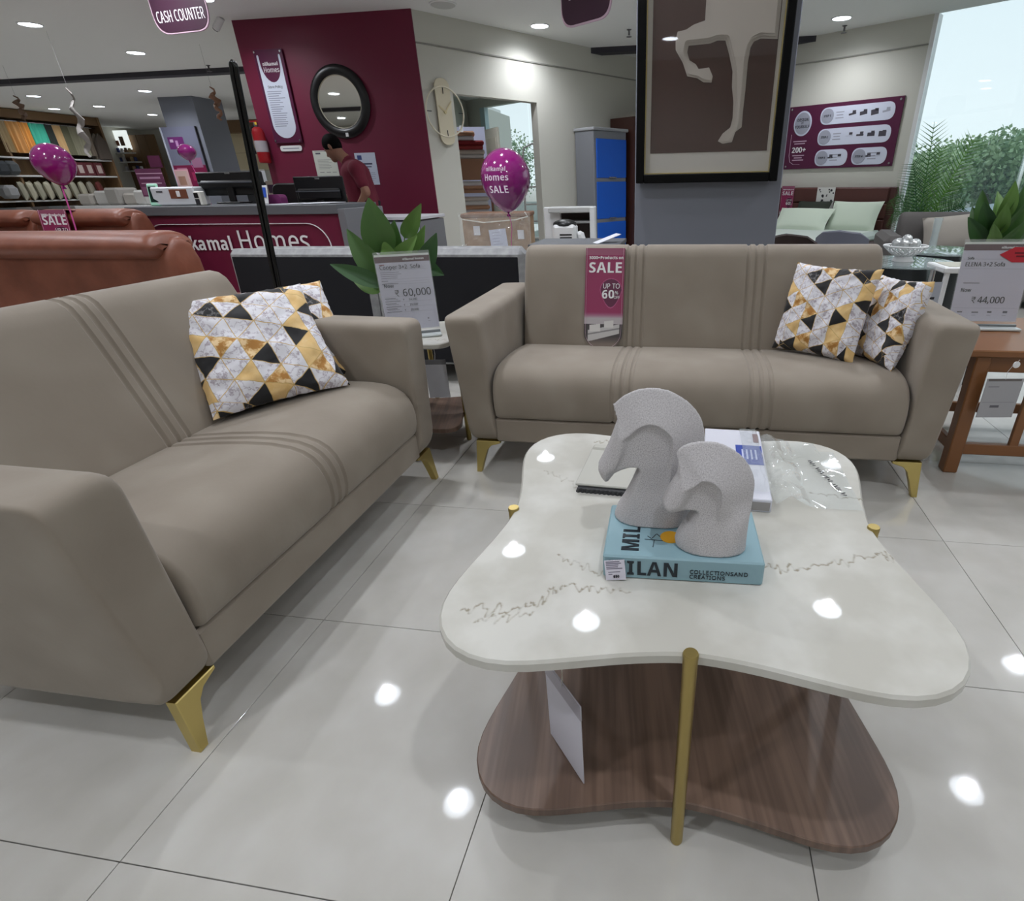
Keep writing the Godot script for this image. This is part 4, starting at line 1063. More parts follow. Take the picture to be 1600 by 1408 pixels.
func balloon(label: String, c: Vector3, r: float, h: float, foot: Vector3, words: Array, seedn: int, tilt := 0.0):
	var t := thing("balloon", label, "balloon", c, 0.0, "purple sale balloons"); t.rotation.z = tilt
	var m := MB.new(); var pr := []
	for k in 21:
		var a := PI * k / 20.0
		var y := cos(a); var rr := sin(a)
		if y < 0.0: rr *= 1.0 + 0.0 * y; rr = rr * (1.0 - 0.32 * y * y)
		pr.append([maxf(rr * r, 0.002), y * h * (0.92 if y > 0 else 1.12)])
	m.lathe(pr, 30); 
	if not M.has("balloon"):
		M.balloon = StandardMaterial3D.new(); M.balloon.albedo_color = rgb(136, 14, 110); M.balloon.roughness = 0.12; M.balloon.clearcoat_enabled = true; M.balloon.clearcoat = 1.0; M.balloon.clearcoat_roughness = 0.03
	obj("skin", m, M.balloon, t, Transform3D(Basis(Vector3.UP, seedn * 1.3), Vector3.ZERO))
	m = MB.new(); m.lathe([[0.004, 0.0], [0.016, -0.022], [0.003, -0.02]], 10, off(0, -h * 1.11, 0)); obj("knot", m, M.balloon, t)
	var up := t.transform.affine_inverse()
	var a := up * (t.transform * Vector3(0, -h * 1.13, 0)); var b := up * foot
	m = MB.new(); var path := []
	for k in 13:
		var f := k / 12.0; path.append(a.lerp(b, f) + Vector3(sin(f * 9.0) * 0.012, 0, cos(f * 7.0) * 0.012))
	m.tube(path, 0.006, 5, 0.3); obj("ribbon", m, mat(rgb(226, 96, 176), 0.4), t)
	for w in words:
		var tm := TextMesh.new(); var f := SystemFont.new(); f.font_names = PackedStringArray(["Droid Sans"]); f.font_weight = 700
		tm.font = f; tm.text = w[0]; tm.font_size = 32; tm.pixel_size = w[1] / 23.0; tm.depth = 0.0; tm.curve_step = 3.0
		var ar := tm.get_mesh_arrays(); var vs: PackedVector3Array = ar[Mesh.ARRAY_VERTEX]; var ns: PackedVector3Array = ar[Mesh.ARRAY_NORMAL]
		for i in vs.size():
			var y: float = vs[i].y + w[2]; var yn := y / (h * (0.92 if y > 0 else 1.12)); var rr := sqrt(maxf(0.0, 1.0 - yn * yn)) * (1.0 if y > 0 else 1.0 - 0.32 * yn * yn) * r + 0.0015
			var an: float = w[3] + vs[i].x / rr
			vs[i] = Vector3(sin(an) * rr, y, cos(an) * rr); ns[i] = Vector3(sin(an), 0, cos(an))
		ar[Mesh.ARRAY_VERTEX] = vs; ar[Mesh.ARRAY_NORMAL] = ns; ar[Mesh.ARRAY_TANGENT] = null
		var am := ArrayMesh.new(); am.add_surface_from_arrays(Mesh.PRIMITIVE_TRIANGLES, ar); obj("lettering", am, mat(rgb(240, 214, 236), 0.5), t)

func build_background():
	build_near_back()
	build_counter()
	build_maroon_wall()
	build_clock_side()
	build_pillar_art()
	build_bed_side()
	build_window_side()
	build_far_left()
	build_overhead()
	build_person()

func build_near_back():
	var near := plain_sofa("brown leather sofa seen from behind beside the taupe two-seater", V(-3.84, 0, 3.56), PI, 1.16, 0.95, 0.84, M.leather, 1, false)
	var far := plain_sofa("brown leather two-cushion sofa facing the other brown sofa under a balloon", V(-5.72, 0, 3.72), 0.0, 1.2, 0.9, 0.9, M.leather, 2)
	sale_banner("maroon sale banner hanging over the brown leather two-cushion sofa", Transform3D(Basis(Vector3(1, 0, 0), -0.12), V(-5.36, 0.5, 4.245)), 0.28, 0.435, 0.16)
	for q in [[near, 0.0, 1.13, 0.835, 0.8], [far, -0.51, 0.47, 0.745, 0.86], [far, 0.51, 0.47, 0.745, 0.86]]:
		var el := PackedVector2Array()
		for k in 16: el.append(Vector2(q[3] + cos(TAU * k / 16) * 0.155, q[4] + sin(TAU * k / 16) * 0.075))
		obj("top_roll", swept(el, q[2], [], 0.07), M.leather, q[0], off(q[1], 0, 0), 60.0)
	# grey sofa with black dust cover on its back
	var grey := tri_mat(noise_tex([[0.0, rgb(128, 128, 130)], [1.0, rgb(172, 172, 172)]], 0.03, 51, 256, 4), 2.0, 0.9); M.grey_cloth = grey
	var t := thing("sofa", "grey velvet sofa with black back panels standing behind the plant", "sofa", V(-1.76, 0, 3.86), PI)
	bx("base", Vector3(0, 0.2, -0.45), Vector3(1.76, 0.2, 0.86), grey, t, 0.02)
	for k in 2:
		var x := -0.445 + 0.89 * k
		bx("seat_cushion", Vector3(x, 0.38, -0.36), Vector3(0.88, 0.18, 0.64), grey, t, 0.04)
		var m := MB.new(); m.box(Vector3.ZERO, Vector3(0.885, 0.645, 0.1), 0.03); obj("backrest", m, grey, t, Transform3D(Basis(Vector3(1, 0, 0), 0.05), Vector3(x, 0.43, -0.85)))
		bx("back_cushion", Vector3(x, 0.565, -0.70), Vector3(0.86, 0.37, 0.17), grey, t, 0.06, Basis(Vector3(1, 0, 0), 0.1))
		bx("back_panel", Vector3(x, 0.42, -0.898), Vector3(0.82, 0.585, 0.012), mat(rgb(16, 16, 22), 0.9), t, 0.003, Basis(Vector3(1, 0, 0), 0.05))
	for s in [-1, 1]:
		bx("armrest", Vector3(s * 0.85, 0.36, -0.42), Vector3(0.12, 0.42, 0.8), grey, t, 0.04)
		for z in [0.1, 0.8]: bx("leg", Vector3(s * 0.8, 0.05, -z), Vector3(0.05, 0.1, 0.05), M.black, t, 0.004)
	# tall hairpin stand
	var top := pz(362, 92, 2.35); var low := pz(424, 400, 2.35)
	t = thing("hairpin_stand", "tall glossy black hairpin stand rising behind the taupe two-seater", "stand", Vector3(low.x, 0, low.z))
	var dx := (top.x - low.x) / (top.y - low.y)
	var path := []
	for k in 7: path.append(Vector3(-0.0098 + dx * (0.02 + k * 0.24 - low.y), 0.02 + k * 0.24, 0))
	for k in 7:
		var a := PI - PI * k / 6.0; path.append(Vector3(dx * (top.y - low.y) + cos(a) * 0.0098, top.y - 0.03 + sin(a) * 0.02, 0))
	for k in 7: path.append(Vector3(0.0098 + dx * (1.46 - k * 0.24 - low.y), 1.46 - k * 0.24, 0))
	var m := MB.new(); m.tube(path, 0.0095, 10); obj("frame", m, mat(rgb(12, 12, 13), 0.12), t)
	m = MB.new(); m.lathe([[0.15, 0.0], [0.15, 0.012], [0.14, 0.018], [0.001, 0.02]], 28, off(dx * (-low.y), 0, 0)); obj("base_plate", m, mat(rgb(12, 12, 13), 0.2), t)
	balloon("purple balloon printed Homes SALE floating by the wrapped carton", pz(790, 278, 3.9), 0.162, 0.19, V(-1.2, 0.5, 3.88), [["nilkamal", 0.024, 0.05, -0.12], ["Homes", 0.038, 0.002, -0.12], ["SALE", 0.042, -0.068, -0.05]], 1)
	balloon("purple balloon floating above the brown leather sofas", pz(84, 254, 3.63), 0.118, 0.128, V(-4.57, 0.02, 3.64), [["TO", 0.026, 0.062, -1.45], ["60%", 0.034, 0.022, -1.55], ["OFF", 0.018, -0.012, -1.4]], 2)
	balloon("purple balloon in front of the far grey pillar's poster", pz(292, 237, 9.0), 0.13, 0.12, V(-7.8, 0.01, 9.0), [], 3)

func monitor(label: String, at: Vector3, turn: float, w: float, h: float):
	var t := thing("monitor", label, "monitor", at, turn)
	bx("back_shell", Vector3(0, h * 0.5 + 0.07, 0), Vector3(w, h, 0.03), M.black, t, 0.008)
	bx("back_bulge", Vector3(0, h * 0.47 + 0.07, 0.03), Vector3(w * 0.86, h * 0.34, 0.04), M.black, t, 0.015)
	bx("back_ridge", Vector3(0, h * 0.55 + 0.07, 0.052), Vector3(w * 0.9, 0.012, 0.006), mat(rgb(70, 72, 78), 0.4), t, 0.002)
	bx("badge", Vector3(0, h * 0.93 + 0.07, 0.017), Vector3(0.05, 0.014, 0.004), M.steel, t, 0.001)
	bx("neck", Vector3(0, 0.08, 0.03), Vector3(0.06, 0.15, 0.03), M.black, t, 0.004)
	bx("foot", Vector3(0, 0.008, 0.02), Vector3(0.24, 0.016, 0.18), M.black, t, 0.004)
	bx("screen", Vector3(0, h * 0.5 + 0.07, -0.017), Vector3(w * 0.95, h * 0.9, 0.004), mat(rgb(30, 34, 44), 0.15), t, 0.0)

func build_counter():
	var zc := 4.8; var y1 := 0.935
	var l := pz(200, 330, zc).x; var r := pz(527, 322, zc).x
	var t := thing("cash_counter", "maroon cash counter with white lettering and grey top band", "counter", V((l + r) / 2, 0, zc))
	var w := r - l
	bx("body", Vector3(0, 0.43, -0.32), Vector3(w, 0.86, 0.62), mat(rgb(104, 22, 52), 0.45), t, 0.004)
	bx("top_band", Vector3(0, 0.897, -0.31), Vector3(w + 0.02, 0.076, 0.66), mat(rgb(96, 98, 102), 0.5), t, 0.004)
	bx("end_post", Vector3(w / 2 + 0.035, 0.45, -0.31), Vector3(0.07, 0.9, 0.66), mat(rgb(112, 112, 116), 0.5), t, 0.004)
	var a := pz(245, 351, zc) - t.position; var b := pz(511, 351, zc) - t.position
	var path := []
	var rr := 0.2
	path.append(Vector3(a.x - 0.15, 0.25, 0.004)); 
	for k in 9: path.append(Vector3(a.x + 0.05 - cos(PI / 2 * k / 8) * rr, a.y - rr + sin(PI / 2 * k / 8) * rr, 0.004))
	for k in 9: path.append(Vector3(b.x - rr + sin(PI / 2 * k / 8) * rr, a.y - rr + cos(PI / 2 * k / 8) * rr, 0.004))
	path.append(Vector3(b.x, 0.25, 0.004))
	var m := MB.new(); m.tube(path, 0.009, 6, 0.4); obj("outline", m, M.white, t)
	var q := pz(427, 377, zc) - t.position
	write("Homes", 0.165, M.white, t, off(q.x, q.y, 0.004), 1, false, 1.0)
	q = pz(364, 381, zc) - t.position
	write("nilkamal", 0.115, M.white, t, off(q.x, q.y, 0.004), 2, true, 0.95)
	# low desk beside it
	var dl := pz(532, 345, 5.45).x; var dr := pz(655, 345, 5.45).x
	t = thing("service_desk", "grey side desk with white top beside the cash counter", "desk", V((dl + dr) / 2, 0, 5.45))
	bx("body", Vector3(0, 0.38, -0.3), Vector3(dr - dl, 0.76, 0.58), mat(rgb(116, 116, 120), 0.6), t, 0.004)
	bx("worktop", Vector3(0, 0.785, -0.3), Vector3(dr - dl + 0.02, 0.03, 0.62), mat(rgb(200, 200, 204), 0.4), t, 0.004)
	bx("light_panel", Vector3((dr - dl) * 0.24, 0.4, 0.001), Vector3((dr - dl) * 0.5, 0.7, 0.012), mat(rgb(176, 180, 196), 0.4), t, 0.002)
	monitor("black monitor seen from behind in front of the man in maroon", V(-3.70, 0.80, 5.6), 0.05, 0.52, 0.30)
	monitor("black monitor seen from behind on the cash counter near the fire extinguisher", pz(370, 318, 5.15), 0.05, 0.66, 0.2)
	# small things along the counter
	var P := func(px: float, z: float) -> Vector3:
		var g := pz(px, 322, z); return Vector3(g.x, y1 + 0.001, g.z)
	t = thing("card_reader", "upright phone-like payment device with a green rim on the counter", "device", P.call(247, 4.95), 0.2)
	bx("case", Vector3(0, 0.095, 0), Vector3(0.1, 0.19, 0.02), mat(rgb(170, 226, 200), 0.3), t, 0.008, Basis(Vector3(1, 0, 0), -0.15))
	bx("screen", Vector3(0, 0.1, 0.0105), Vector3(0.072, 0.135, 0.005), mat(rgb(14, 40, 34), 0.15), t, 0.002, Basis(Vector3(1, 0, 0), -0.15))
	t = thing("printer", "white receipt printer with a brown panel on the counter", "printer", P.call(288, 5.05), 0.1)
	bx("body", Vector3(0, 0.08, 0), Vector3(0.42, 0.16, 0.2), mat(rgb(206, 208, 212), 0.4), t, 0.012)
	bx("front_panel", Vector3(0.06, 0.1, 0.101), Vector3(0.17, 0.08, 0.006), mat(rgb(120, 72, 52), 0.4), t, 0.002); bx("dial", Vector3(0.06, 0.1, 0.106), Vector3(0.035, 0.05, 0.006), M.white, t, 0.006)
	bx("paper_slot", Vector3(-0.12, 0.12, 0.101), Vector3(0.06, 0.01, 0.004), M.print, t, 0.0)
	t = thing("card_machine", "small black and white card machine beside the receipt printer", "device", P.call(317, 4.98), -0.1)
	bx("body", Vector3(0, 0.06, 0), Vector3(0.07, 0.12, 0.06), mat(rgb(226, 224, 216), 0.4), t, 0.008); bx("screen", Vector3(-0.008, 0.085, 0.031), Vector3(0.05, 0.045, 0.004), M.black, t, 0.002); bx("keypad", Vector3(-0.008, 0.03, 0.031), Vector3(0.05, 0.05, 0.004), M.print, t, 0.002)
	t = thing("notice_stand", "purple printed notice stand behind the payment device", "sign", P.call(250, 5.15), 0.1)
	sheet("panel", 0.26, 0.24, 0.006, img_mat(lines_img(96, 96, rgb(96, 44, 76), [[0.0, 0.16, 1.0, 0.04, rgb(196, 160, 180)], [0.1, 0.3, 0.8, 0.08, rgb(170, 130, 156)], [0.1, 0.5, 0.8, 0.05, rgb(176, 140, 160)], [0.05, 0.65, 0.4, 0.3, rgb(130, 80, 108)], [0.55, 0.65, 0.4, 0.3, rgb(130, 80, 108)]])), t, off(0, 0.2, 0)); bx("foot", Vector3(0, 0.04, 0), Vector3(0.2, 0.08, 0.08), M.clear, t, 0.002)
	sheet("upper_panel", 0.12, 0.1, 0.005, mat(rgb(88, 34, 66), 0.4), t, off(0.06, 0.38, -0.05))
	t = thing("photo_card", "pink printed card standing behind the receipt printer", "card", P.call(300, 5.25), -0.1)
	sheet("card", 0.17, 0.3, 0.004, img_mat(lines_img(64, 112, rgb(222, 170, 180), [[0.08, 0.05, 0.84, 0.9, rgb(206, 176, 168)], [0.2, 0.2, 0.5, 0.25, rgb(170, 130, 110)], [0.3, 0.55, 0.5, 0.3, rgb(196, 150, 90)]])), t, off(0, 0.16, 0)); bx("foot", Vector3(0, 0.006, 0), Vector3(0.17, 0.012, 0.06), M.white, t, 0.002)
	t = thing("tablet", "blue-screened tablet leaning at the end of the black monitor", "tablet", P.call(416, 5.1), -0.1)
	bx("case", Vector3(0, 0.08, 0), Vector3(0.1, 0.16, 0.012), M.white, t, 0.004, Basis(Vector3(1, 0, 0), -0.2)); bx("screen", Vector3(0, 0.1, 0.008), Vector3(0.085, 0.085, 0.004), mat(rgb(40, 84, 190), 0.3), t, 0.001, Basis(Vector3(1, 0, 0), -0.2))
	for k in 4:
		var o := bx("paper_sheet", P.call([445, 470, 492, 512][k], [5.0, 5.1, 4.98, 5.12][k]) + Vector3(0, 0.002 + 0.002 * k, 0), Vector3(0.21, 0.003, 0.26), M.paper, self, 0.0, Basis(Vector3.UP, 0.4 * k))
		tag(o, "loose white paper sheet lying on the cash counter", "paper", "papers on the cash counter")
	t = thing("purple_box", "round-topped purple box beside papers on the counter", "box", P.call(430, 5.2), 0)
	m = MB.new(); m.prism(rounded([Vector2(-0.11, 0), Vector2(0.11, 0), Vector2(0.11, 0.08), Vector2(-0.11, 0.08)], [0.0, 0.0, 0.06, 0.06], 5), off(0, 0, -0.05), 0.1); obj("shell", m, mat(rgb(110, 40, 92), 0.4), t)
	t = thing("office_chair", "black office chair back showing over the monitor", "chair", V(-4.4, 0, 6.1), PI)
	m = MB.new(); m.prism(rounded([Vector2(-0.22, 0), Vector2(0.22, 0), Vector2(0.2, 0.5), Vector2(-0.2, 0.5)], [0.1], 6), off(0, 0.62, -0.03), 0.06, 0.015); obj("backrest", m, M.black, t)
	bx("seat", Vector3(0, 0.46, 0.24), Vector3(0.46, 0.08, 0.46), M.black, t, 0.03); bx("back_stem", Vector3(0, 0.55, -0.02), Vector3(0.06, 0.3, 0.02), M.black, t, 0.004)
	m = MB.new(); m.lathe([[0.03, 0.08], [0.03, 0.42]], 12, off(0, 0, 0.24)); obj("column", m, M.steel, t)
	for k in 5:
		m = MB.new(); m.bar(Vector3(0, 0.08, 0.24), Vector3(sin(TAU * k / 5) * 0.3, 0.04, 0.24 + cos(TAU * k / 5) * 0.3), 0.04, 0.03, 0.005); obj("foot_arm", m, M.black, t)

func build_maroon_wall():
	var t := placed("policy_board", "tall maroon store policy board with white panel on the maroon wall", "board", wpx(437, 153, MWP, MWD, 0.02))
	bx("backboard", Vector3.ZERO, Vector3(0.37, 0.94, 0.02), M.brand, t, 0.002)
	var poly := PackedVector2Array()
	for k in 13: poly.append(Vector2(-cos(PI * k / 12.0) * 0.15, -0.28 - sin(PI * k / 12.0) * 0.14))
	for k in 5: poly.append(Vector2(0.15 - 0.012 + cos(PI * k / 4.0) * 0.012, 0.40 + sin(PI * k / 4.0) * 0.02))
	for k in 13: poly.append(Vector2(cos(PI * k / 12.0) * 0.126, 0.34 - sin(PI * k / 12.0) * 0.19))
	for k in 5: poly.append(Vector2(-0.15 + 0.012 + cos(PI * k / 4.0) * 0.012, 0.40 + sin(PI * k / 4.0) * 0.02))
	obj("white_panel", plate(poly, 0.004), mat(rgb(206, 212, 226), 0.5), t, off(0, 0, 0.0105))
	write("nilkamal", 0.034, M.white, t, off(0, 0.33, 0.0115), 1, true)
	write("Homes", 0.046, M.white, t, off(0, 0.272, 0.0115), 1, false)
	write("Store Policy", 0.026, M.print, t, off(0, 0.105, 0.0155), 1, false)
	var m := MB.new(); var g := RandomNumberGenerator.new(); g.seed = 2
	for k in 17:
		var w := g.randf_range(0.12, 0.22); m.box(Vector3(-0.12 + w / 2, 0.06 - 0.022 * k, 0), Vector3(w, 0.007, 0.0006))
	obj("printed_lines", m, mat(rgb(136, 140, 156), 0.7), t, off(0, 0, 0.0149))
	for sx in [-1, 1]:
		for sy in [-1, 1]: obj("standoff_screw", disc(0.011, 0.012, 10), M.steel, t, off(sx * 0.165, sy * 0.445, 0.01))
	t = placed("name_strip", "small white name strip below the store policy board", "sign", wpx(456, 232, MWP, MWD, 0.008)); obj("plate", plate(capsule(0.29, 0.06, 0.028), 0.008), M.white, t); bx("printed_line", Vector3(0, 0, 0.0085), Vector3(0.22, 0.01, 0.001), mat(rgb(150, 150, 164), 0.6), t, 0.0)
	# round mirror
	t = placed("wall_mirror", "round mirror in a thick black frame on the maroon wall", "mirror", wpx(533, 160, MWP, MWD, 0.02))
	obj("frame", ring(0.318, 0.056, 48, 0.6), M.black, t); obj("mirror_glass", disc(0.28, 0.006, 48), mat(rgb(236, 236, 230), 0.02, 1.0), t); obj("inner_rim", ring(0.268, 0.006, 48), mat(rgb(196, 190, 170), 0.4), t, off(0, 0, 0.008))
	bx("price_sticker", Vector3(0.03, -0.335, 0.036), Vector3(0.035, 0.04, 0.002), M.white, t, 0.0)
	# extinguisher
	t = placed("fire_extinguisher", "red fire extinguisher hanging at the edge of the maroon wall", "extinguisher", wpx(416, 224, MWP, MWD, 0.1))
	var red := mat(rgb(150, 18, 28), 0.3)
	m = MB.new(); m.lathe([[0.001, -0.22], [0.06, -0.22], [0.07, -0.2], [0.07, 0.1], [0.055, 0.15], [0.02, 0.17], [0.001, 0.17]], 20); obj("cylinder", m, red, t)
	m = MB.new(); m.lathe([[0.0715, -0.1], [0.0715, 0.02]], 20); obj("label_band", m, mat(rgb(170, 164, 168), 0.5), t)
	bx("valve", Vector3(0, 0.19, 0), Vector3(0.04, 0.05, 0.04), M.steel, t, 0.004); bx("handle", Vector3(-0.03, 0.225, 0), Vector3(0.12, 0.014, 0.025), red, t, 0.003); bx("gauge", Vector3(0.02, 0.2, 0.03), Vector3(0.03, 0.03, 0.012), mat(rgb(216, 180, 60), 0.4), t, 0.005)
	m = MB.new(); m.tube([Vector3(-0.03, 0.19, 0), Vector3(-0.1, 0.12, 0.02), Vector3(-0.11, 0.0, 0.02), Vector3(-0.085, -0.12, 0.02)], 0.011, 8); obj("hose", m, M.black, t)
	# certificates
	t = placed("certificate", "cream certificate taped to the maroon wall behind the man", "certificate", wpx(510, 256, MWP, MWD, 0.004))
	var rk := rows(0.15, 0.35, 0.68, 7, 0.7, 0.02, rgb(150, 150, 146), 4); rk.append_array([[0.12, 0.08, 0.22, 0.07, rgb(90, 92, 100)], [0.1, 0.03, 0.8, 0.02, rgb(120, 120, 120)], [0.15, 0.82, 0.2, 0.03, rgb(130, 130, 130)], [0.45, 0.82, 0.2, 0.03, rgb(130, 130, 130)], [0.72, 0.82, 0.18, 0.03, rgb(130, 130, 130)]])
	sheet("sheet", 0.3, 0.29, 0.003, img_mat(lines_img(128, 128, rgb(208, 212, 202), rk)), t)
	t = placed("certificate", "white notice with blue emblem taped to the maroon wall beside the man", "notice", wpx(574, 264, MWP, MWD, 0.004))
	rk = rows(0.3, 0.62, 0.85, 5, 0.6, 0.02, rgb(140, 146, 170), 6); rk.append_array([[0.12, 0.08, 0.22, 0.14, rgb(60, 74, 130)], [0.35, 0.32, 0.45, 0.05, rgb(60, 64, 90)], [0.35, 0.42, 0.4, 0.04, rgb(80, 84, 110)], [0.35, 0.5, 0.25, 0.03, rgb(80, 84, 110)]])
	sheet("sheet", 0.27, 0.35, 0.003, img_mat(lines_img(112, 144, rgb(200, 208, 226), rk)), t)
	# camera
	t = placed("security_camera", "white bullet security camera at the top of the maroon wall", "camera", Transform3D(Basis.IDENTITY, pz(352, 36, 6.95)))
	m = MB.new(); m.lathe([[0.001, 0.0], [0.035, 0.002], [0.038, 0.14], [0.03, 0.15], [0.001, 0.15]], 16, Transform3D(Basis(Vector3(0, 0, 1), 2.3), Vector3(-0.03, 0.05, 0))); obj("body", m, M.white, t)
	m = MB.new(); m.lathe([[0.001, 0.15], [0.03, 0.152], [0.028, 0.158], [0.001, 0.158]], 16, Transform3D(Basis(Vector3(0, 0, 1), 2.3), Vector3(-0.03, 0.05, 0))); obj("lens", m, M.black, t)
	bx("bracket", Vector3(-0.02, 0.1, -0.05), Vector3(0.04, 0.09, 0.1), M.white, t, 0.01)

func build_clock_side():
	var t := placed("wall_clock", "cream oval plank clock with a wire ring on the grey wall", "clock", wpx(692, 176, W1P, W1D, 0.03))
	var cream := mat(rgb(214, 204, 178), 0.6); var gold := mat(rgb(206, 190, 150), 0.4, 0.6)
	obj("plank", plate(capsule(0.2, 0.68, 0.1), 0.02, 0.003), cream, t); obj("ring", ring(0.255, 0.009, 44), mat(rgb(222, 214, 192), 0.5), t, off(0, 0, 0.022))
	for k in 12: bx("hour_mark", Vector3(sin(TAU * k / 12) * 0.22, cos(TAU * k / 12) * 0.22, 0.024), Vector3(0.008, 0.07, 0.004), gold if k % 3 else M.print, t, 0.0, Basis(Vector3(0, 0, 1), -TAU * k / 12)) if k % 3 == 0 else null
	bx("minute_hand", Vector3(0.045, 0.055, 0.03), Vector3(0.012, 0.16, 0.003), gold, t, 0.0, Basis(Vector3(0, 0, 1), -0.7)); bx("hour_hand", Vector3(-0.04, 0.03, 0.033), Vector3(0.014, 0.11, 0.003), gold, t, 0.0, Basis(Vector3(0, 0, 1), 0.95)); obj("hub", disc(0.018, 0.012, 14), gold, t, off(0, 0, 0.024))
	bx("price_sticker", Vector3(0.2, -0.16, 0.02), Vector3(0.05, 0.07, 0.002), M.white, t, 0.0)
	# wrapped carton
	var c := pz(778, 390, 5.3)
	t = thing("wrapped_carton", "brown carton wrapped in clear film with papers taped on", "carton", V(c.x, 0, 5.3), 0.15)
	var kraft := tri_mat(noise_tex([[0.0, rgb(142, 112, 84)], [1.0, rgb(172, 140, 108)]], 0.02, 61, 256, 3), 2.0, 0.8)
	var hh := pz(778, 338, 5.3).y
	bx("box", Vector3(0, hh / 2, -0.22), Vector3(0.62, hh, 0.44), kraft, t, 0.008); bx("lid", Vector3(0, hh + 0.008, -0.22), Vector3(0.64, 0.035, 0.46), mat(rgb(120, 84, 60), 0.8), t, 0.008)
	bx("paper", Vector3(0.02, hh - 0.24, 0.006), Vector3(0.16, 0.26, 0.003), img_mat(lines_img(48, 80, rgb(206, 212, 232), rows(0.15, 0.1, 0.6, 6, 0.6, 0.02, rgb(150, 154, 180), 3))), t, 0.0, Basis(Vector3(0, 0, 1), 0.08)); bx("sticker", Vector3(-0.18, hh - 0.12, 0.006), Vector3(0.06, 0.08, 0.003), M.paper, t, 0.0); bx("sticker", Vector3(0.23, hh - 0.16, 0.006), Vector3(0.06, 0.08, 0.003), M.paper, t, 0.0)
	var no := FastNoiseLite.new(); no.seed = 3; no.frequency = 8.0; no.fractal_octaves = 3
	var m := MB.new()
	m.grid(40, 40, func(p: float, q: float) -> Vector3: return Vector3(lerpf(-0.33, 0.33, p), lerpf(0.02, hh + 0.03, q), 0.04 + 0.035 * no.get_noise_2d(p * 0.9, q * 0.7 + p * 0.5)))
	obj("film", m, glass(rgb(240, 240, 236), 0.2), t, Transform3D.IDENTITY, 20.0)
	m = MB.new(); m.tube([Vector3(-0.3, hh - 0.02, 0.03), Vector3(-0.1, hh - 0.05, 0.04), Vector3(0.2, hh - 0.03, 0.04), Vector3(0.31, hh - 0.005, 0.03), Vector3(0.28, hh + 0.03, 0.0)], 0.006, 6); obj("film_roll_edge", m, mat(rgb(216, 212, 204), 0.2), t)
	# white rack and air cooler
	c = pz(888, 385, 6.6)
	t = thing("storage_rack", "white plastic storage rack with grey shelves by the grey wall", "rack", V(c.x, 0, 6.75), 0.1)
	var rh := pz(888, 323, 6.75).y
	bx("side_panel", Vector3(-0.2, rh / 2, 0), Vector3(0.2, rh, 0.03), M.white, t, 0.01); bx("side_panel", Vector3(0.27, rh / 2, 0), Vector3(0.06, rh, 0.3), M.white, t, 0.01)
	bx("top_rail", Vector3(0.03, rh - 0.03, 0), Vector3(0.52, 0.06, 0.28), mat(rgb(200, 200, 198), 0.5), t, 0.01)
	for k in 3: bx("shelf", Vector3(0.08, rh - 0.16 - 0.2 * k, -0.02), Vector3(0.4, 0.025, 0.28), mat(rgb(150, 150, 148), 0.5), t, 0.004)
	bx("back_panel", Vector3(0.05, rh / 2, -0.15), Vector3(0.5, rh - 0.05, 0.015), mat(rgb(84, 72, 66), 0.7), t, 0.002)
	t = thing("air_cooler", "white tower air cooler with dark grille before the white rack", "cooler", V(pz(884, 385, 6.3).x, 0, 6.3), 0.1)
	var ch := pz(884, 350, 6.3).y
	bx("body", Vector3(0, ch / 2, 0), Vector3(0.26, ch, 0.26), M.white, t, 0.03); m = MB.new(); m.ball(Vector3(0, ch, 0), Vector3(0.13, 0.05, 0.13)); obj("top_cap", m, M.black, t)
	for k in 9: bx("grille_slat", Vector3(0.02, ch - 0.1 - 0.03 * k, 0.131), Vector3(0.13, 0.014, 0.006), M.black, t, 0.0)
	bx("side_handle", Vector3(0.19, ch - 0.2, 0), Vector3(0.09, 0.26, 0.1), M.white, t, 0.03, Basis(Vector3(0, 0, 1), 0.3))
	# blue cabinet and brown wardrobe along the wall
	var x := wx(W1P, W1D, 2.42, 0, 0.02)
	t = placed("plastic_cabinet", "grey and blue plastic cabinet with three blue doors", "cabinet", x)
	var g := mat(rgb(132, 134, 140), 0.5); var blue := mat(rgb(18, 98, 214), 0.4)
	bx("carcass", Vector3(0.36, 0.875, 0.19), Vector3(0.72, 1.75, 0.38), g, t, 0.01)
	bx("top_cap", Vector3(0.36, 1.765, 0.2), Vector3(0.76, 0.04, 0.42), mat(rgb(166, 168, 172), 0.5), t, 0.008)
	for k in 3:
		var d := bx("door", Vector3(0.38, 1.39 - 0.56 * k, 0.385), Vector3(0.66, 0.51, 0.02), blue, t, 0.008)
		bx("handle", Vector3(0.0, -0.25, 0.02), Vector3(0.16, 0.02, 0.02), M.steel, d, 0.004)
	t = placed("wardrobe", "dark brown wooden wardrobe beside the blue cabinet", "wardrobe", wx(W1P, W1D, 3.2, 0, 0.02))
	bx("carcass", Vector3(0.5, 0.975, 0.24), Vector3(1.0, 1.95, 0.48), M.dark_wood, t, 0.004)
	for k in 2: bx("door", Vector3(0.25 + 0.5 * k, 0.98, 0.485), Vector3(0.49, 1.9, 0.016), M.dark_wood, t, 0.003)
	# through the doorway
	t = placed("bedding_shelf", "wooden shelf of folded bedding seen through the doorway", "shelf", Transform3D(Basis(Vector3.UP, 0.35), V(-3.68, 0, 9.6)))
	for k in 4: bx("board", Vector3(0, [0.25, 0.62, 0.98, 1.3][k], 0), Vector3(0.8, 0.05 if k != 3 else 0.3, 0.4), mat(rgb(170, 126, 98), 0.6), t, 0.004)
	for s in [-1, 1]: bx("post", Vector3(s * 0.38, 0.65, -0.1), Vector3(0.04, 1.3, 0.04), mat(rgb(140, 100, 76), 0.6), t, 0.003)
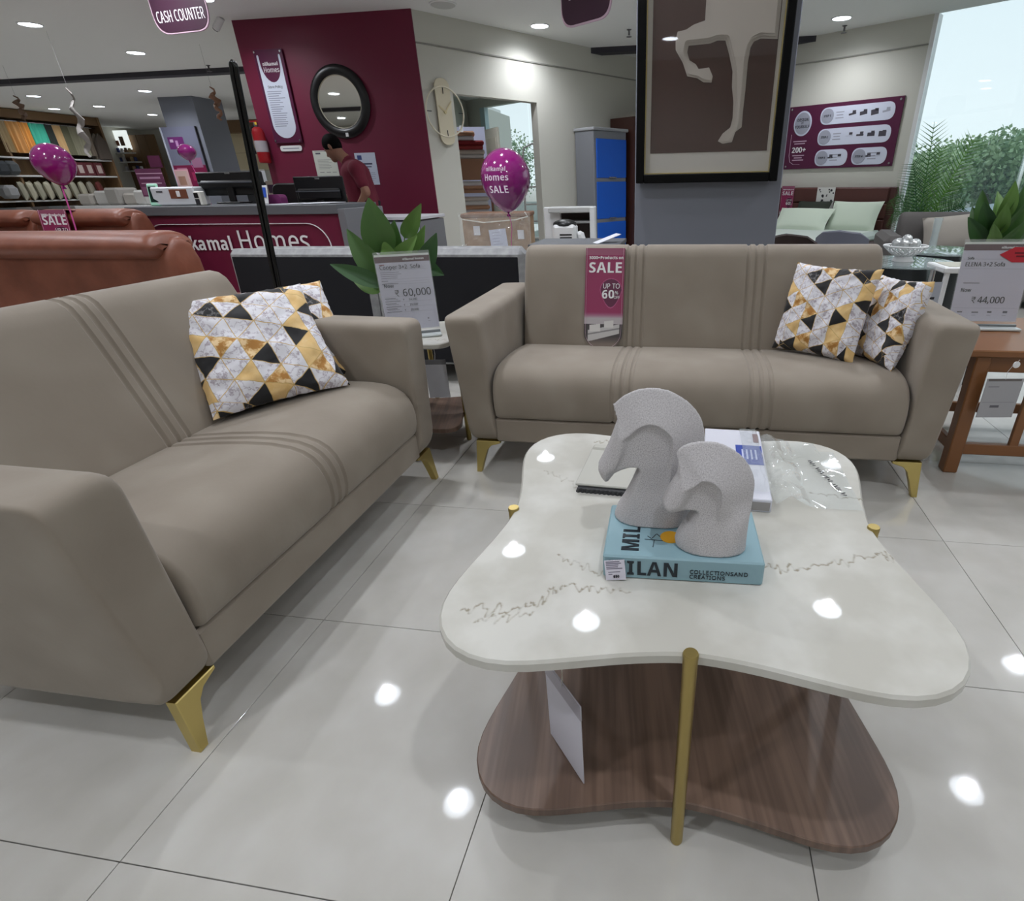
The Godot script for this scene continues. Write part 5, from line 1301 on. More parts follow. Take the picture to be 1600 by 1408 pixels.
	var fold := [rgb(150, 44, 50), rgb(222, 220, 224), rgb(196, 150, 120), rgb(226, 222, 220), rgb(212, 200, 190), rgb(160, 60, 60)]
	var idx := 0
	for row in [[0.275, 2], [0.645, 4], [1.005, 2], [1.45, 6]]:
		var y: float = row[0]
		for k in row[1]:
			var o := bx("folded_bedding", t.transform * Vector3(0.02 * (k % 2), y + 0.032, 0.02), Vector3(0.62 if k < 4 else 0.36, 0.06, 0.34), mat(fold[(k + idx) % 6], 0.9), self, 0.02, t.basis)
			tag(o, ["dark red", "white", "tan", "off-white", "pale beige", "brick red"][(k + idx) % 6] + " folded bed linen on the wooden shelf through the doorway", "bedding", "folded bedding through the doorway"); y += 0.064
		idx += 1
	t = placed("display_board", "pale board standing behind the bedding through the doorway", "board", Transform3D(Basis(Vector3.UP, 0.35), V(-4.15, 0, 10.7))); bx("panel", Vector3(0, 1.0, 0), Vector3(0.9, 2.0, 0.03), mat(rgb(186, 190, 214), 0.5), t, 0.003)
	t = placed("step_ladder", "white folding step ladder seen through the doorway", "ladder", Transform3D(Basis(Vector3.UP, 0.3), V(-2.62, 0, 9.9)))
	for s in [-1, 1]:
		m = MB.new(); m.bar(Vector3(s * 0.2, 0, 0.25), Vector3(s * 0.16, 1.5, 0), 0.03, 0.05, 0.004); obj("front_rail", m, M.white, t)
		m = MB.new(); m.bar(Vector3(s * 0.2, 0, -0.35), Vector3(s * 0.16, 1.2, -0.02), 0.03, 0.04, 0.004); obj("rear_rail", m, M.white, t)
	for k in 4: bx("tread", Vector3(0, 0.25 + 0.26 * k, 0.21 - 0.043 * k), Vector3(0.36, 0.025, 0.1), M.white, t, 0.004)
	m = MB.new(); m.tube([Vector3(-0.16, 1.45, 0), Vector3(-0.14, 1.6, 0), Vector3(0, 1.66, 0), Vector3(0.14, 1.6, 0), Vector3(0.16, 1.45, 0)], 0.014, 8); obj("top_hoop", m, M.white, t)
	t = placed("door_leaf", "cream door leaf standing open in the room behind", "door", Transform3D(Basis(Vector3.UP, -0.9), V(-3.72, 0, 11.2))); bx("leaf", Vector3(0, 1.0, 0), Vector3(0.7, 2.0, 0.04), mat(rgb(226, 220, 204), 0.5), t, 0.003); bx("panel", Vector3(0, 1.35, 0.022), Vector3(0.5, 1.0, 0.01), mat(rgb(214, 206, 188), 0.5), t, 0.004)

func build_pillar_art():
	var z := 3.3
	var l := pz(994, 286, z - 0.02).x; var r := pz(1213, 286, z - 0.02).x; var y0 := pz(1100, 285, z - 0.02).y
	var w := r - l; var h := 1.35
	var t := thing("framed_art", "black framed paper relief of a white horse on the pillar", "picture", V((l + r) / 2, y0, z - 0.004))
	var k := 0.042
	for s in [-1, 1]: bx("frame_side", Vector3(s * (w / 2 - k / 2), h / 2, 0.019), Vector3(k, h, 0.04), mat(rgb(8, 8, 9), 0.5, 0.0, 0.25), t, 0.004)
	for yy in [k / 2, h - k / 2]: bx("frame_rail", Vector3(0, yy, 0.019), Vector3(w - k * 2, k, 0.04), mat(rgb(8, 8, 9), 0.5, 0.0, 0.25), t, 0.004)
	for s in [-1, 1]: bx("gold_bead", Vector3(s * (w / 2 - k - 0.003), h / 2, 0.012), Vector3(0.006, h - k * 2, 0.012), M.brass, t, 0.001)
	bx("gold_bead", Vector3(0, k + 0.003, 0.012), Vector3(w - k * 2, 0.006, 0.012), M.brass, t, 0.001)
	bx("mat_board", Vector3(0, h / 2, 0.002), Vector3(w - 0.02, h - 0.02, 0.006), mat(rgb(206, 202, 196), 0.8), t, 0.0)
	var a := pz(1016, 240, z - 0.01) - t.position; var b := pz(1198, 235, z - 0.01) - t.position
	bx("brown_ground", Vector3((a.x + b.x) / 2, a.y + (h - a.y - 0.1) / 2, 0.006), Vector3(b.x - a.x, h - a.y - 0.1, 0.004), mat(rgb(66, 36, 31), 0.7), t, 0.0)
	var raw := [[618, 0], [610, 130], [540, 155], [490, 188], [438, 200], [425, 250], [425, 315], [470, 395], [498, 480], [560, 492], [600, 518], [650, 520], [658, 480], [635, 425], [570, 435], [552, 405], [512, 380], [498, 330], [507, 288], [560, 283], [640, 275], [690, 255], [738, 256], [762, 345], [783, 450], [779, 545], [788, 640], [783, 745], [768, 802], [720, 840], [690, 888], [720, 904], [778, 894], [800, 830], [840, 800], [848, 700], [864, 560], [878, 400], [895, 300], [917, 262], [960, 242], [1056, 246]]
	var poly := PackedVector2Array()
	for q in raw:
		var p := pz(950 + q[0] / 4.023, q[1] / 4.023, z - 0.012) - t.position; poly.append(Vector2(p.x, p.y))
	var top := b.x - 0.004
	poly.append(Vector2(top, poly[poly.size() - 1].y)); poly.append(Vector2(top, 1.05)); poly.append(Vector2(0.16, 1.15)); poly.append(Vector2(0.02, 1.12)); poly.append(Vector2(poly[0].x + 0.02, 0.95))
	var paper := mat(rgb(196, 188, 180), 0.85)
	obj("paper_layer", plate(poly, 0.003), paper, t, off(0, 0, 0.0085))
	for e in [0.009, 0.019]:
		for inner in Geometry2D.offset_polygon(poly, -e):
			if inner.size() > 6: obj("paper_layer", plate(inner, 0.003), paper, t, off(0, 0, 0.0175 + (0.009 if e > 0.01 else 0.0)))
	sheet("glazing", w - k * 2, h - k * 2, 0.002, glass(rgb(250, 250, 250), 0.0), t, off(0, h / 2, 0.0355))

func pillow(called: String, label: String, at: Vector3, b: Basis, w: float, h: float, th: float, m: Material, group := "") -> MeshInstance3D:
	var g := MB.new()
	for sd in [1.0, -1.0]:
		g.grid(14, 12, func(p: float, q: float) -> Vector3:
			var x := p * 2.0 - 1.0; var y := q * 2.0 - 1.0
			var e := maxf((1.0 - x * x) * (1.0 - y * y), 0.0)
			return Vector3(x * w / 2 * (1.0 - 0.06 * (1.0 - y * y)), y * h / 2 * (1.0 - 0.06 * (1.0 - x * x)), sd * th * pow(e, 0.4)))
	g.seal(0)
	var o := obj(called, g, m, self, Transform3D(b, at), 80.0); tag(o, label, "pillow", group); return o

func build_bed_side():
	# step board
	var t := placed("guide_board", "maroon wall board with white step-by-step panels above the bed", "board", wpx(1312, 212, W2P, W2D, 0.015))
	bx("backboard", Vector3.ZERO, Vector3(1.54, 0.79, 0.018), M.brand, t, 0.003)
	var pale := mat(rgb(212, 216, 232), 0.5); var mid := mat(rgb(164, 166, 180), 0.5); var dark := mat(rgb(70, 66, 76), 0.6)
	obj("round_panel", disc(0.155, 0.005, 36), pale, t, Transform3D(Basis.from_scale(Vector3(0.85, 1, 1)), Vector3(-0.55, 0.18, 0.009))); obj("round_inset", disc(0.135, 0.003, 36), mid, t, Transform3D(Basis.from_scale(Vector3(0.85, 1, 1)), Vector3(-0.55, 0.18, 0.0142)))
	write("DESIGN", 0.036, M.print, t, off(-0.55, 0.225, 0.0185), 1, true, 0.9); write("IT", 0.026, M.print, t, off(-0.55, 0.185, 0.0185), 1, true); write("YOURSELF", 0.036, M.print, t, off(-0.55, 0.14, 0.0185), 1, true, 0.9)
	write("200+", 0.07, M.white, t, off(-0.56, -0.15, 0.0105), 1, true)
	var m := MB.new()
	for k in [[-0.04, 0.2], [-0.07, 0.16], [-0.22, 0.18], [-0.25, 0.12], [-0.28, 0.17]]: m.box(Vector3(-0.56, k[0], 0.0096), Vector3(k[1], 0.012, 0.001))
	obj("printed_lines", m, mat(rgb(206, 176, 196), 0.6), t)
	m = MB.new(); m.tube([Vector3(-0.7, 0.05, 0.01), Vector3(-0.7, -0.22, 0.01), Vector3(-0.68, -0.3, 0.01), Vector3(-0.62, -0.335, 0.01), Vector3(-0.52, -0.34, 0.01)], 0.006, 6, 0.4); obj("outline", m, mat(rgb(206, 176, 196), 0.6), t)
	for s in [[0.19, 0.245, 0.98, 4, "STEP 1"], [0.19, -0.01, 0.98, 4, "STEP 2"], [-0.07, -0.265, 0.46, 2, "STEP 3"], [0.45, -0.265, 0.46, 2, "STEP 4"]]:
		var p := obj("step_panel", plate(capsule(s[2], 0.205, 0.1), 0.004), pale, t, off(s[0], s[1], 0.009))
		obj("step_disc", disc(0.088, 0.004, 28), mid, p, off(-s[2] / 2 + 0.1, 0, 0.004))
		write(s[4], 0.027, M.print, p, off(-s[2] / 2 + 0.1, 0, 0.0095), 1, true, 0.9)
		m = MB.new()
		for k in 3: m.box(Vector3(-s[2] / 2 + 0.27, 0.035 - 0.034 * k, 0.0046), Vector3(0.11 - 0.02 * (k % 2), 0.012, 0.001))
		obj("printed_lines", m, mid, p)
		for k in s[3]:
			var xx: float = (-s[2] / 2 + 0.44 + 0.145 * k) if s[3] == 4 else (-0.02 + 0.12 * k)
			m = MB.new(); m.box(Vector3(xx, 0.0, 0.0046), Vector3(0.095, 0.022 + 0.02 * ((k + int(s[1] * 100)) % 3), 0.001), 0.0, Basis(Vector3(0, 0, 1), 0.15 if s[1] > 0.1 else 0.0)); m.box(Vector3(xx + 0.02, 0.025, 0.0046), Vector3(0.045, 0.03, 0.001))
			obj("furniture_print", m, dark if k != 3 or s[1] < 0.1 else mid, p)
	for sx in [-1, 1]:
		for sy in [-1, 1]: obj("standoff_screw", disc(0.014, 0.012, 10), M.steel, t, off(sx * 0.73, sy * 0.36, 0.009))
	# bed: x along the wall, z into the room
	var x := wpx(1306, 292, W2P, W2D, 0.0); x.origin.y = 0.0
	t = placed("bed", "double bed with brown channelled leather headboard and white mattress", "bed", x)
	var lea := mat(rgb(86, 46, 40), 0.5)
	bx("headboard", Vector3(0, 0.48, 0.05), Vector3(1.72, 0.96, 0.07), mat(rgb(74, 38, 34), 0.5), t, 0.012)
	for k in 4: bx("headboard_panel", Vector3(-0.02, 0.86 - 0.2 * k, 0.095), Vector3(1.58, 0.192, 0.035), lea, t, 0.014)
	bx("bed_frame", Vector3(0, 0.18, 1.1), Vector3(1.66, 0.26, 2.0), lea, t, 0.02); bx("mattress", Vector3(0, 0.36, 1.12), Vector3(1.6, 0.14, 1.95), mat(rgb(206, 214, 206), 0.8), t, 0.05)
	var cloth := mat(rgb(214, 226, 208), 0.85)
	var lean := x.basis * Basis(Vector3(1, 0, 0), -0.55)
	pillow("bed_pillow", "white pillow leaning on the headboard behind the front pillow", x * Vector3(0.42, 0.6, 0.28), lean, 0.68, 0.44, 0.08, cloth, "pillows on the bed")
	pillow("bed_pillow", "white pillow lying in front on the bed near the sale banner", x * Vector3(-0.22, 0.55, 0.48), x.basis * Basis(Vector3(1, 0, 0), -0.8), 0.8, 0.42, 0.08, cloth, "pillows on the bed")
	pillow("dark_cushion", "dark green cushion tucked behind the white bed pillows", x * Vector3(-0.2, 0.64, 0.24), lean, 0.5, 0.34, 0.06, mat(rgb(44, 50, 40), 0.85))
	t = placed("spotted_runner", "white black-spotted cloth hanging over the bed's headboard", "cloth", x * off(-0.08, 0.79, 0.122))
	bx("cloth", Vector3(0, 0, 0), Vector3(0.26, 0.34, 0.008), mat(rgb(222, 220, 216), 0.85), t, 0.002)
	var g := RandomNumberGenerator.new(); g.seed = 12
	for k in 26: obj("spot", disc(g.randf_range(0.008, 0.02), 0.002, 8), M.print, t, off(g.randf_range(-0.11, 0.11), g.randf_range(-0.15, 0.15), 0.0035))
	sale_banner("maroon sale banner hanging over the bed's brown headboard", x * Transform3D(Basis.IDENTITY, Vector3(-0.66, 0.46, 0.122)), 0.2, 0.52, 0.08)
	# chairs and desk showing over the three-seater
	for k in 2:
		var c := pz([1232, 1312][k], 385, [4.45, 5.1][k])
		t = thing("dining_chair", ["dark brown curved-back dining chair beside the pillar", "grey upholstered dining chair near the bed"][k], "chair", Vector3(c.x, 0, c.z), [0.3, -0.5][k])
		var cm := mat([rgb(44, 26, 22), rgb(108, 110, 122)][k], 0.6); var top_y := pz([1232, 1312][k], [366, 359][k], [4.45, 5.1][k]).y
		m = MB.new(); var rings := []
		for j in 13:
			var a := -0.9 + 1.8 * j / 12.0; var rr := PackedVector3Array(); var hh := top_y - 0.03 * absf(a) - (0.12 * maxf(0.0, absf(a) - 0.6))
			for q in [[0.0, 0.42], [0.0, hh - 0.01], [0.012, hh], [0.026, hh - 0.01], [0.026, 0.42]]: rr.append(Vector3(sin(a) * (0.25 + q[0]), q[1], cos(a) * (0.25 + q[0]) - 0.2))
			rings.append(rr)
		m.loft(rings); obj("backrest", m, cm, t, Transform3D(Basis(Vector3.UP, PI if k == 0 else 0.0), Vector3.ZERO))
		bx("seat", Vector3(0, 0.43, 0), Vector3(0.44, 0.06, 0.42), cm, t, 0.02)
		for sx in [-1, 1]:
			for sz in [-1, 1]: bx("leg", Vector3(sx * 0.18, 0.2, sz * 0.17), Vector3(0.03, 0.4, 0.03), M.black, t, 0.003)
	t = thing("grey_desk", "dark grey table top showing beside the pillar behind the sofa", "table", V(-0.82, 0, 4.3)); var dy := pz(930, 377, 4.3).y
	bx("top", Vector3(0, dy - 0.015, 0), Vector3(0.66, 0.03, 0.5), mat(rgb(92, 94, 100), 0.5), t, 0.004)
	for sx in [-1, 1]:
		for sz in [-1, 1]: bx("leg", Vector3(sx * 0.3, (dy - 0.03) / 2, sz * 0.22), Vector3(0.04, dy - 0.03, 0.04), M.black, t, 0.003)
	var o := bx("paper_sheet", V(-0.6, dy + 0.025, 4.2), Vector3(0.2, 0.004, 0.1), M.paper, self, 0.0, Basis(Vector3.UP, 0.5) * Basis(Vector3(0, 0, 1), 0.3)); tag(o, "curled white paper on the dark grey table by the pillar", "paper")

func frond(m: MB, a: Vector3, b: Vector3, sag: float, n: int, lw: float):
	var d := b - a; var path := []
	for k in 9:
		var f := k / 8.0; path.append(a + d * f + Vector3(0, sag * (f - f * f) * 4.0 * 0.25 + sag * -f * f * 0.4, 0))
	m.tube(path, [0.008, 0.007, 0.006, 0.006, 0.005, 0.005, 0.004, 0.003, 0.002], 5)
	for k in n:
		var f := 0.18 + 0.8 * k / float(n)
		var i := mini(int(f * 8), 7); var p: Vector3 = path[i].lerp(path[i + 1], f * 8 - i); var dir: Vector3 = (path[i + 1] - path[i]).normalized()
		var side := dir.cross(Vector3(0.2, 0.3, 1).normalized()).normalized()
		for s in [-1.0, 1.0]:
			var tip: Vector3 = p + (dir * 0.75 + side * s * 0.9 + Vector3(0, -0.18, 0)).normalized() * lw * (0.5 + 0.6 * sin(f * PI))
			var wv := dir * 0.0065
			m.tri(p - wv, p + wv, tip); m.tri(p - wv, tip, p + wv)

func build_window_side():
	# glass fins with fittings
	for k in 3:
		var x := wx(W2P, W2D, 0.06 + 1.27 * (k + 1) - 0.006, 0, -0.02)
		var t := placed("glass_fin", ["narrow glass fin with steel spider fitting at the window by the palm", "narrow glass fin two panes along the glass wall", "narrow glass fin three panes along the glass wall"][k], "fin", x)
		bx("fin_glass", Vector3(0, 1.4, 0.13), Vector3(0.014, 2.76, 0.2), glass(rgb(190, 226, 224), 0.25), t, 0.0)
		var hy := pz(1578, 105, 7.6).y
		for sx in [-1, 1]:
			for sy in [-1, 1]:
				var m := MB.new(); m.tube([Vector3(0, hy, 0.05), Vector3(sx * 0.07, hy + sy * 0.07, 0.03), Vector3(sx * 0.09, hy + sy * 0.09, 0.0)], 0.012, 8); obj("spider_arm", m, mat(rgb(96, 106, 108), 0.35, 0.8), t)
		bx("clamp_plate", Vector3(0, hy, 0.09), Vector3(0.03, 0.12, 0.08), mat(rgb(110, 120, 122), 0.35, 0.8), t, 0.004)
	# grey sofa in front of the glass
	var gs := plain_sofa("dark grey fabric sofa with cushions standing in front of the glass wall", V(3.02, 0, 5.35), -0.18, 1.3, 0.9, 0.76, mat(rgb(98, 94, 92), 0.85), 2)
	var cm := mat(rgb(170, 163, 154), 0.9)
	for k in 3:
		pillow("sofa_cushion", ["plain beige cushion lying along the dark grey sofa by the glass wall", "plain beige cushion tilted behind another on the dark grey sofa", "plain beige cushion beside the leafy plant on the dark grey sofa"][k], gs.transform * [Vector3(-0.62, 0.58, -0.5), Vector3(-0.2, 0.54, -0.52), Vector3(0.5, 0.56, -0.48)][k], gs.basis * Basis(Vector3(0, 0, 1), [0.12, -0.5, 0.2][k]) * Basis(Vector3(1, 0, 0), -0.3), [0.62, 0.4, 0.55][k], 0.36, 0.09, cm, "beige cushions on the dark grey sofa")
	# palm
	var base := V(2.62, 0, 7.3)
	var t := thing("potted_palm", "feathery palm in a pot between the bed and the glass wall", "plant", base)
	var m := MB.new(); m.lathe([[0.12, 0.0], [0.16, 0.3], [0.17, 0.32], [0.15, 0.32], [0.14, 0.28], [0.001, 0.28]], 20); obj("pot", m, mat(rgb(70, 66, 62), 0.6), t)
	var gm := [leaf_mat(rgb(86, 134, 74)), leaf_mat(rgb(122, 170, 84)), leaf_mat(rgb(66, 112, 66))]
	var i := 0
	for q in [[1462, 182, 7.3, .12], [1528, 200, 7.2, .2], [1430, 235, 7.1, .25], [1405, 285, 7.2, .3], [1500, 262, 6.9, .3], [1440, 300, 6.9, .35], [1420, 330, 7.0, .4], [1475, 215, 7.5, .15], [1510, 300, 7.0, .3], [1400, 310, 7.1, .3], [1450, 260, 7.4, .2]]:
		m = MB.new(); frond(m, Vector3(0.02 * sin(i), 0.3, 0.02 * cos(i)), pz(q[0], q[1], q[2]) - base, q[3], 22, 0.27); obj("frond", m, gm[i % 3], t, Transform3D.IDENTITY, 30.0); i += 1
	# leafy plant before the sofa
	base = V(pz(1549, 372, 4.35).x, 0.44, 4.35)
	t = thing("potted_plant", "upright dark leafy plant with gravel in front of the grey sofa", "plant", base)
	m = MB.new(); m.lathe([[0.07, 0.0], [0.1, 0.1], [0.11, 0.14], [0.1, 0.14], [0.09, 0.125], [0.001, 0.13]], 20); obj("pot", m, mat(rgb(180, 184, 180), 0.6), t)
	m = MB.new(); var g := RandomNumberGenerator.new(); g.seed = 21
	for k in 60:
		var a := g.randf() * TAU; var rr := sqrt(g.randf()) * 0.09; m.box(Vector3(cos(a) * rr, 0.135, sin(a) * rr), Vector3(0.016, 0.012, 0.014), 0.0, Basis(Vector3.UP, a))
	obj("gravel", m, mat(rgb(150, 152, 146), 0.8), t).set_meta("kind", "stuff")
	var sp := []
	for k in 15:
		var a := TAU * k / 15.0 * 2.4; var o := base + Vector3(cos(a) * 0.03, 0.14 + 0.015 * k, sin(a) * 0.03)
		var tip := base + Vector3(cos(a) * (0.22 - 0.009 * k), 0.33 + 0.018 * k + 0.03 * sin(k * 2.0), sin(a) * (0.2 - 0.008 * k))
		sp.append([o, tip, 0.11, Vector3(cos(a), 0.9, sin(a)) + Vector3(0, 0, 0.8), 0.06, k])
	leafy_plant(t, base + Vector3(0, 0.12, 0), sp, [leaf_mat(rgb(44, 78, 36)), leaf_mat(rgb(60, 98, 42)), leaf_mat(rgb(92, 128, 58))], mat(rgb(70, 100, 50), 0.6))
	t = thing("planter_stand", "low grey stand under the upright leafy plant", "stand", V(base.x, 0, 4.35)); bx("column", Vector3(0, 0.21, 0), Vector3(0.3, 0.42, 0.3), mat(rgb(80, 80, 82), 0.6), t, 0.01); bx("top_slab", Vector3(0, 0.43, 0), Vector3(0.34, 0.018, 0.34), mat(rgb(120, 122, 122), 0.5), t, 0.004)
	# round glass tables
	for k in 2:
		var c := pz([1410, 1466][k], [408, 390][k], [3.55, 4.05][k])
		t = thing("glass_table", ["round smoked glass table carrying the lattice bowl", "round glass table carrying the tall glass vase"][k], "table", Vector3(c.x, 0, c.z))
		m = MB.new(); m.lathe([[0.27, c.y - 0.012], [0.275, c.y - 0.006], [0.27, c.y]], 40); obj("glass_top", m, glass(rgb(150, 166, 166), 0.35), t)
		m = MB.new(); m.lathe([[0.17, 0.0], [0.18, 0.02], [0.2, c.y * 0.6], [0.16, c.y - 0.014]], 28); obj("drum_base", m, mat(rgb(44, 48, 50), 0.25), t)
	var c := pz(1410, 408, 3.55)
	t = thing("lattice_bowl", "white openwork footed bowl holding silver balls on the smoked table", "bowl", c + Vector3(0, 0.001, 0))
	for k in 18:
		for s in [-1.0, 1.0]:
			var path := []
			for j in 6:
				var f := j / 5.0; var a: float = TAU * k / 18 + s * f * 0.5; var rr := 0.045 + 0.068 * pow(f, 0.7); path.append(Vector3(cos(a) * rr, 0.03 + 0.05 * f, sin(a) * rr))
			m = MB.new(); m.tube(path, 0.004, 5); obj("lattice_rib", m, M.white, t)
	m = MB.new(); m.lathe([[0.06, 0.0], [0.056, 0.006], [0.044, 0.026], [0.046, 0.032]], 24); obj("foot", m, M.white, t)
	obj("rim", ring(0.114, 0.005, 36), M.white, t, Transform3D(Basis(Vector3(1, 0, 0), PI / 2), Vector3(0, 0.082, 0)))
	for k in 7:
		var a := TAU * k / 6; var rr := 0.05 if k < 6 else 0.0
		var o := MB.new(); o.ball(Vector3.ZERO, Vector3(0.03, 0.027, 0.03), 10, 7); tag(obj("silver_ball", o, mat(rgb(206, 208, 208), 0.3, 0.7), self, off(c.x + cos(a) * rr, c.y + 0.095 + (0.022 if k == 6 else 0.0), c.z + sin(a) * rr)), "crinkled silver ball in the white openwork bowl", "ball", "silver balls in the bowl")
	c = pz(1455, 392, 4.0)
	t = thing("glass_vase", "tall narrow glass vase beside the beige sofa cushion", "vase", c + Vector3(0, 0.001, 0)); var vh := pz(1455, 341, 4.0).y - c.y
	m = MB.new(); m.lathe([[0.05, 0.0], [0.05, 0.006], [0.024, 0.014], [0.02, vh * 0.5], [0.026, vh], [0.022, vh], [0.016, vh * 0.5], [0.018, 0.03], [0.001, 0.028]], 20); obj("glass", m, glass(rgb(214, 226, 226), 0.3), t)
	t = thing("white_tray_table", "white tray table beside the smoked glass table", "table", Vector3(pz(1492, 420, 3.3).x, 0, -3.3)); var ty := pz(1492, 418, 3.3).y
	bx("tray", Vector3(0.05, ty, 0), Vector3(0.3, 0.03, 0.24), M.white, t, 0.006); bx("tray_inlay", Vector3(0.05, ty + 0.016, 0), Vector3(0.24, 0.004, 0.18), mat(rgb(190, 186, 170), 0.4), t, 0.001)
	for sx in [-1, 1]:
		for sz in [-1, 1]: bx("leg", Vector3(0.05 + sx * 0.12, ty / 2, sz * 0.09), Vector3(0.022, ty, 0.022), [M.white, M.black][(sx + 1) / 2], t, 0.002)
	bx("lower_shelf", Vector3(0.05, ty * 0.55, 0), Vector3(0.26, 0.02, 0.2), mat(rgb(150, 156, 158), 0.2), t, 0.003)
	t = thing("price_card", "white price card hanging beside the throw cushion's corner", "card", pz(1452, 460, 3.1), 0.2); bx("stand_rod", Vector3(0, -0.2, -0.006), Vector3(0.006, 2.0 * pz(1452, 460, 3.1).y - 0.4, 0.006), M.steel, t, 0.0); sheet("card", 0.11, 0.12, 0.002, mat(rgb(176, 180, 190), 0.5), t); bx("printed_line", Vector3(0, -0.02, 0.0015), Vector3(0.06, 0.012, 0.001), M.print, t, 0.0)
	# outside: trees, a tent roof
	for k in 6:
		var at: Vector3 = [V(5.7, -0.45, 15.4), V(7.3, -0.45, 16.4), V(9.4, -0.45, 17.6), V(10.6, -0.45, 22.5), V(6.9, -0.45, 21.5), V(-9.3, -0.45, 29.0)][k]
		tree(["low leafy green tree outside the glass behind the palm", "leafy tree outside the glass behind the glass fin", "leafy tree outside the glass behind the leafy potted plant", "taller pale tree behind the others outside", "distant pale tree outside beyond the palm", "tree outside the back room's window"][k], at, [1.0, 1.15, 1.25, 1.5, 1.3, 1.9][k], [1.9, 2.35, 2.5, 2.7, 2.4, 3.5][k], k)
	t = thing("market_tent", "pale tent roof outside beyond the glass wall", "tent", V(6.3, -0.85, 13.6), 0.4)
	m = MB.new()
	for q in [[Vector3(-1.6, 1.1, 1), Vector3(1.6, 1.1, 1)], [Vector3(1.6, 1.1, 1), Vector3(1.6, 1.1, -1)], [Vector3(1.6, 1.1, -1), Vector3(-1.6, 1.1, -1)], [Vector3(-1.6, 1.1, -1), Vector3(-1.6, 1.1, 1)]]: m.tri(q[0], q[1], Vector3(0, 1.42, 0)); m.tri(q[1], q[0], Vector3(0, 1.4, 0))
	obj("roof", m, mat(rgb(150, 160, 166), 0.8), t)
	for sx in [-1, 1]:
		for sz in [-1, 1]: bx("post", Vector3(sx * 1.55, 0.55, sz * 0.95), Vector3(0.06, 1.1, 0.06), M.steel, t, 0.004)

func tree(label: String, at: Vector3, r: float, top: float, k: int):
	var t := thing("tree", label, "tree", at)
	var g := RandomNumberGenerator.new(); g.seed = 40 + k
	var m := MB.new(); m.tube([Vector3(0, 0, 0), Vector3(0.08, top * 0.3, 0), Vector3(0, top * 0.7, 0.05)], [0.14, 0.11, 0.05], 8); obj("trunk", m, mat(rgb(92, 80, 66), 0.9), t)
	if not M.has("tree_0"):
		for j in 3: M["tree_%d" % j] = leaf_mat([rgb(140, 164, 122), rgb(166, 186, 140), rgb(118, 146, 110)][j])
	for j in 3:
		m = MB.new()
		for b in 5:
			var c := Vector3(g.randf_range(-0.6, 0.6) * r, top * g.randf_range(0.45, 0.85), g.randf_range(-0.6, 0.6) * r)
			for q in 520:
				var d := Vector3(g.randfn(), g.randfn() * 0.8, g.randfn()).normalized() * r * 0.6 * pow(g.randf(), 0.4)
				var p := c + d; var u := Vector3(g.randfn(), g.randfn(), g.randfn()).normalized() * 0.062; var w := u.cross(Vector3(g.randfn(), g.randfn(), g.randfn())).normalized() * 0.042
				m.tri(p - u, p + w, p + u); m.tri(p - u, p + u, p - w)
		var o := obj("foliage", m, M["tree_%d" % j], t, Transform3D.IDENTITY, 5.0); o.set_meta("kind", "stuff")

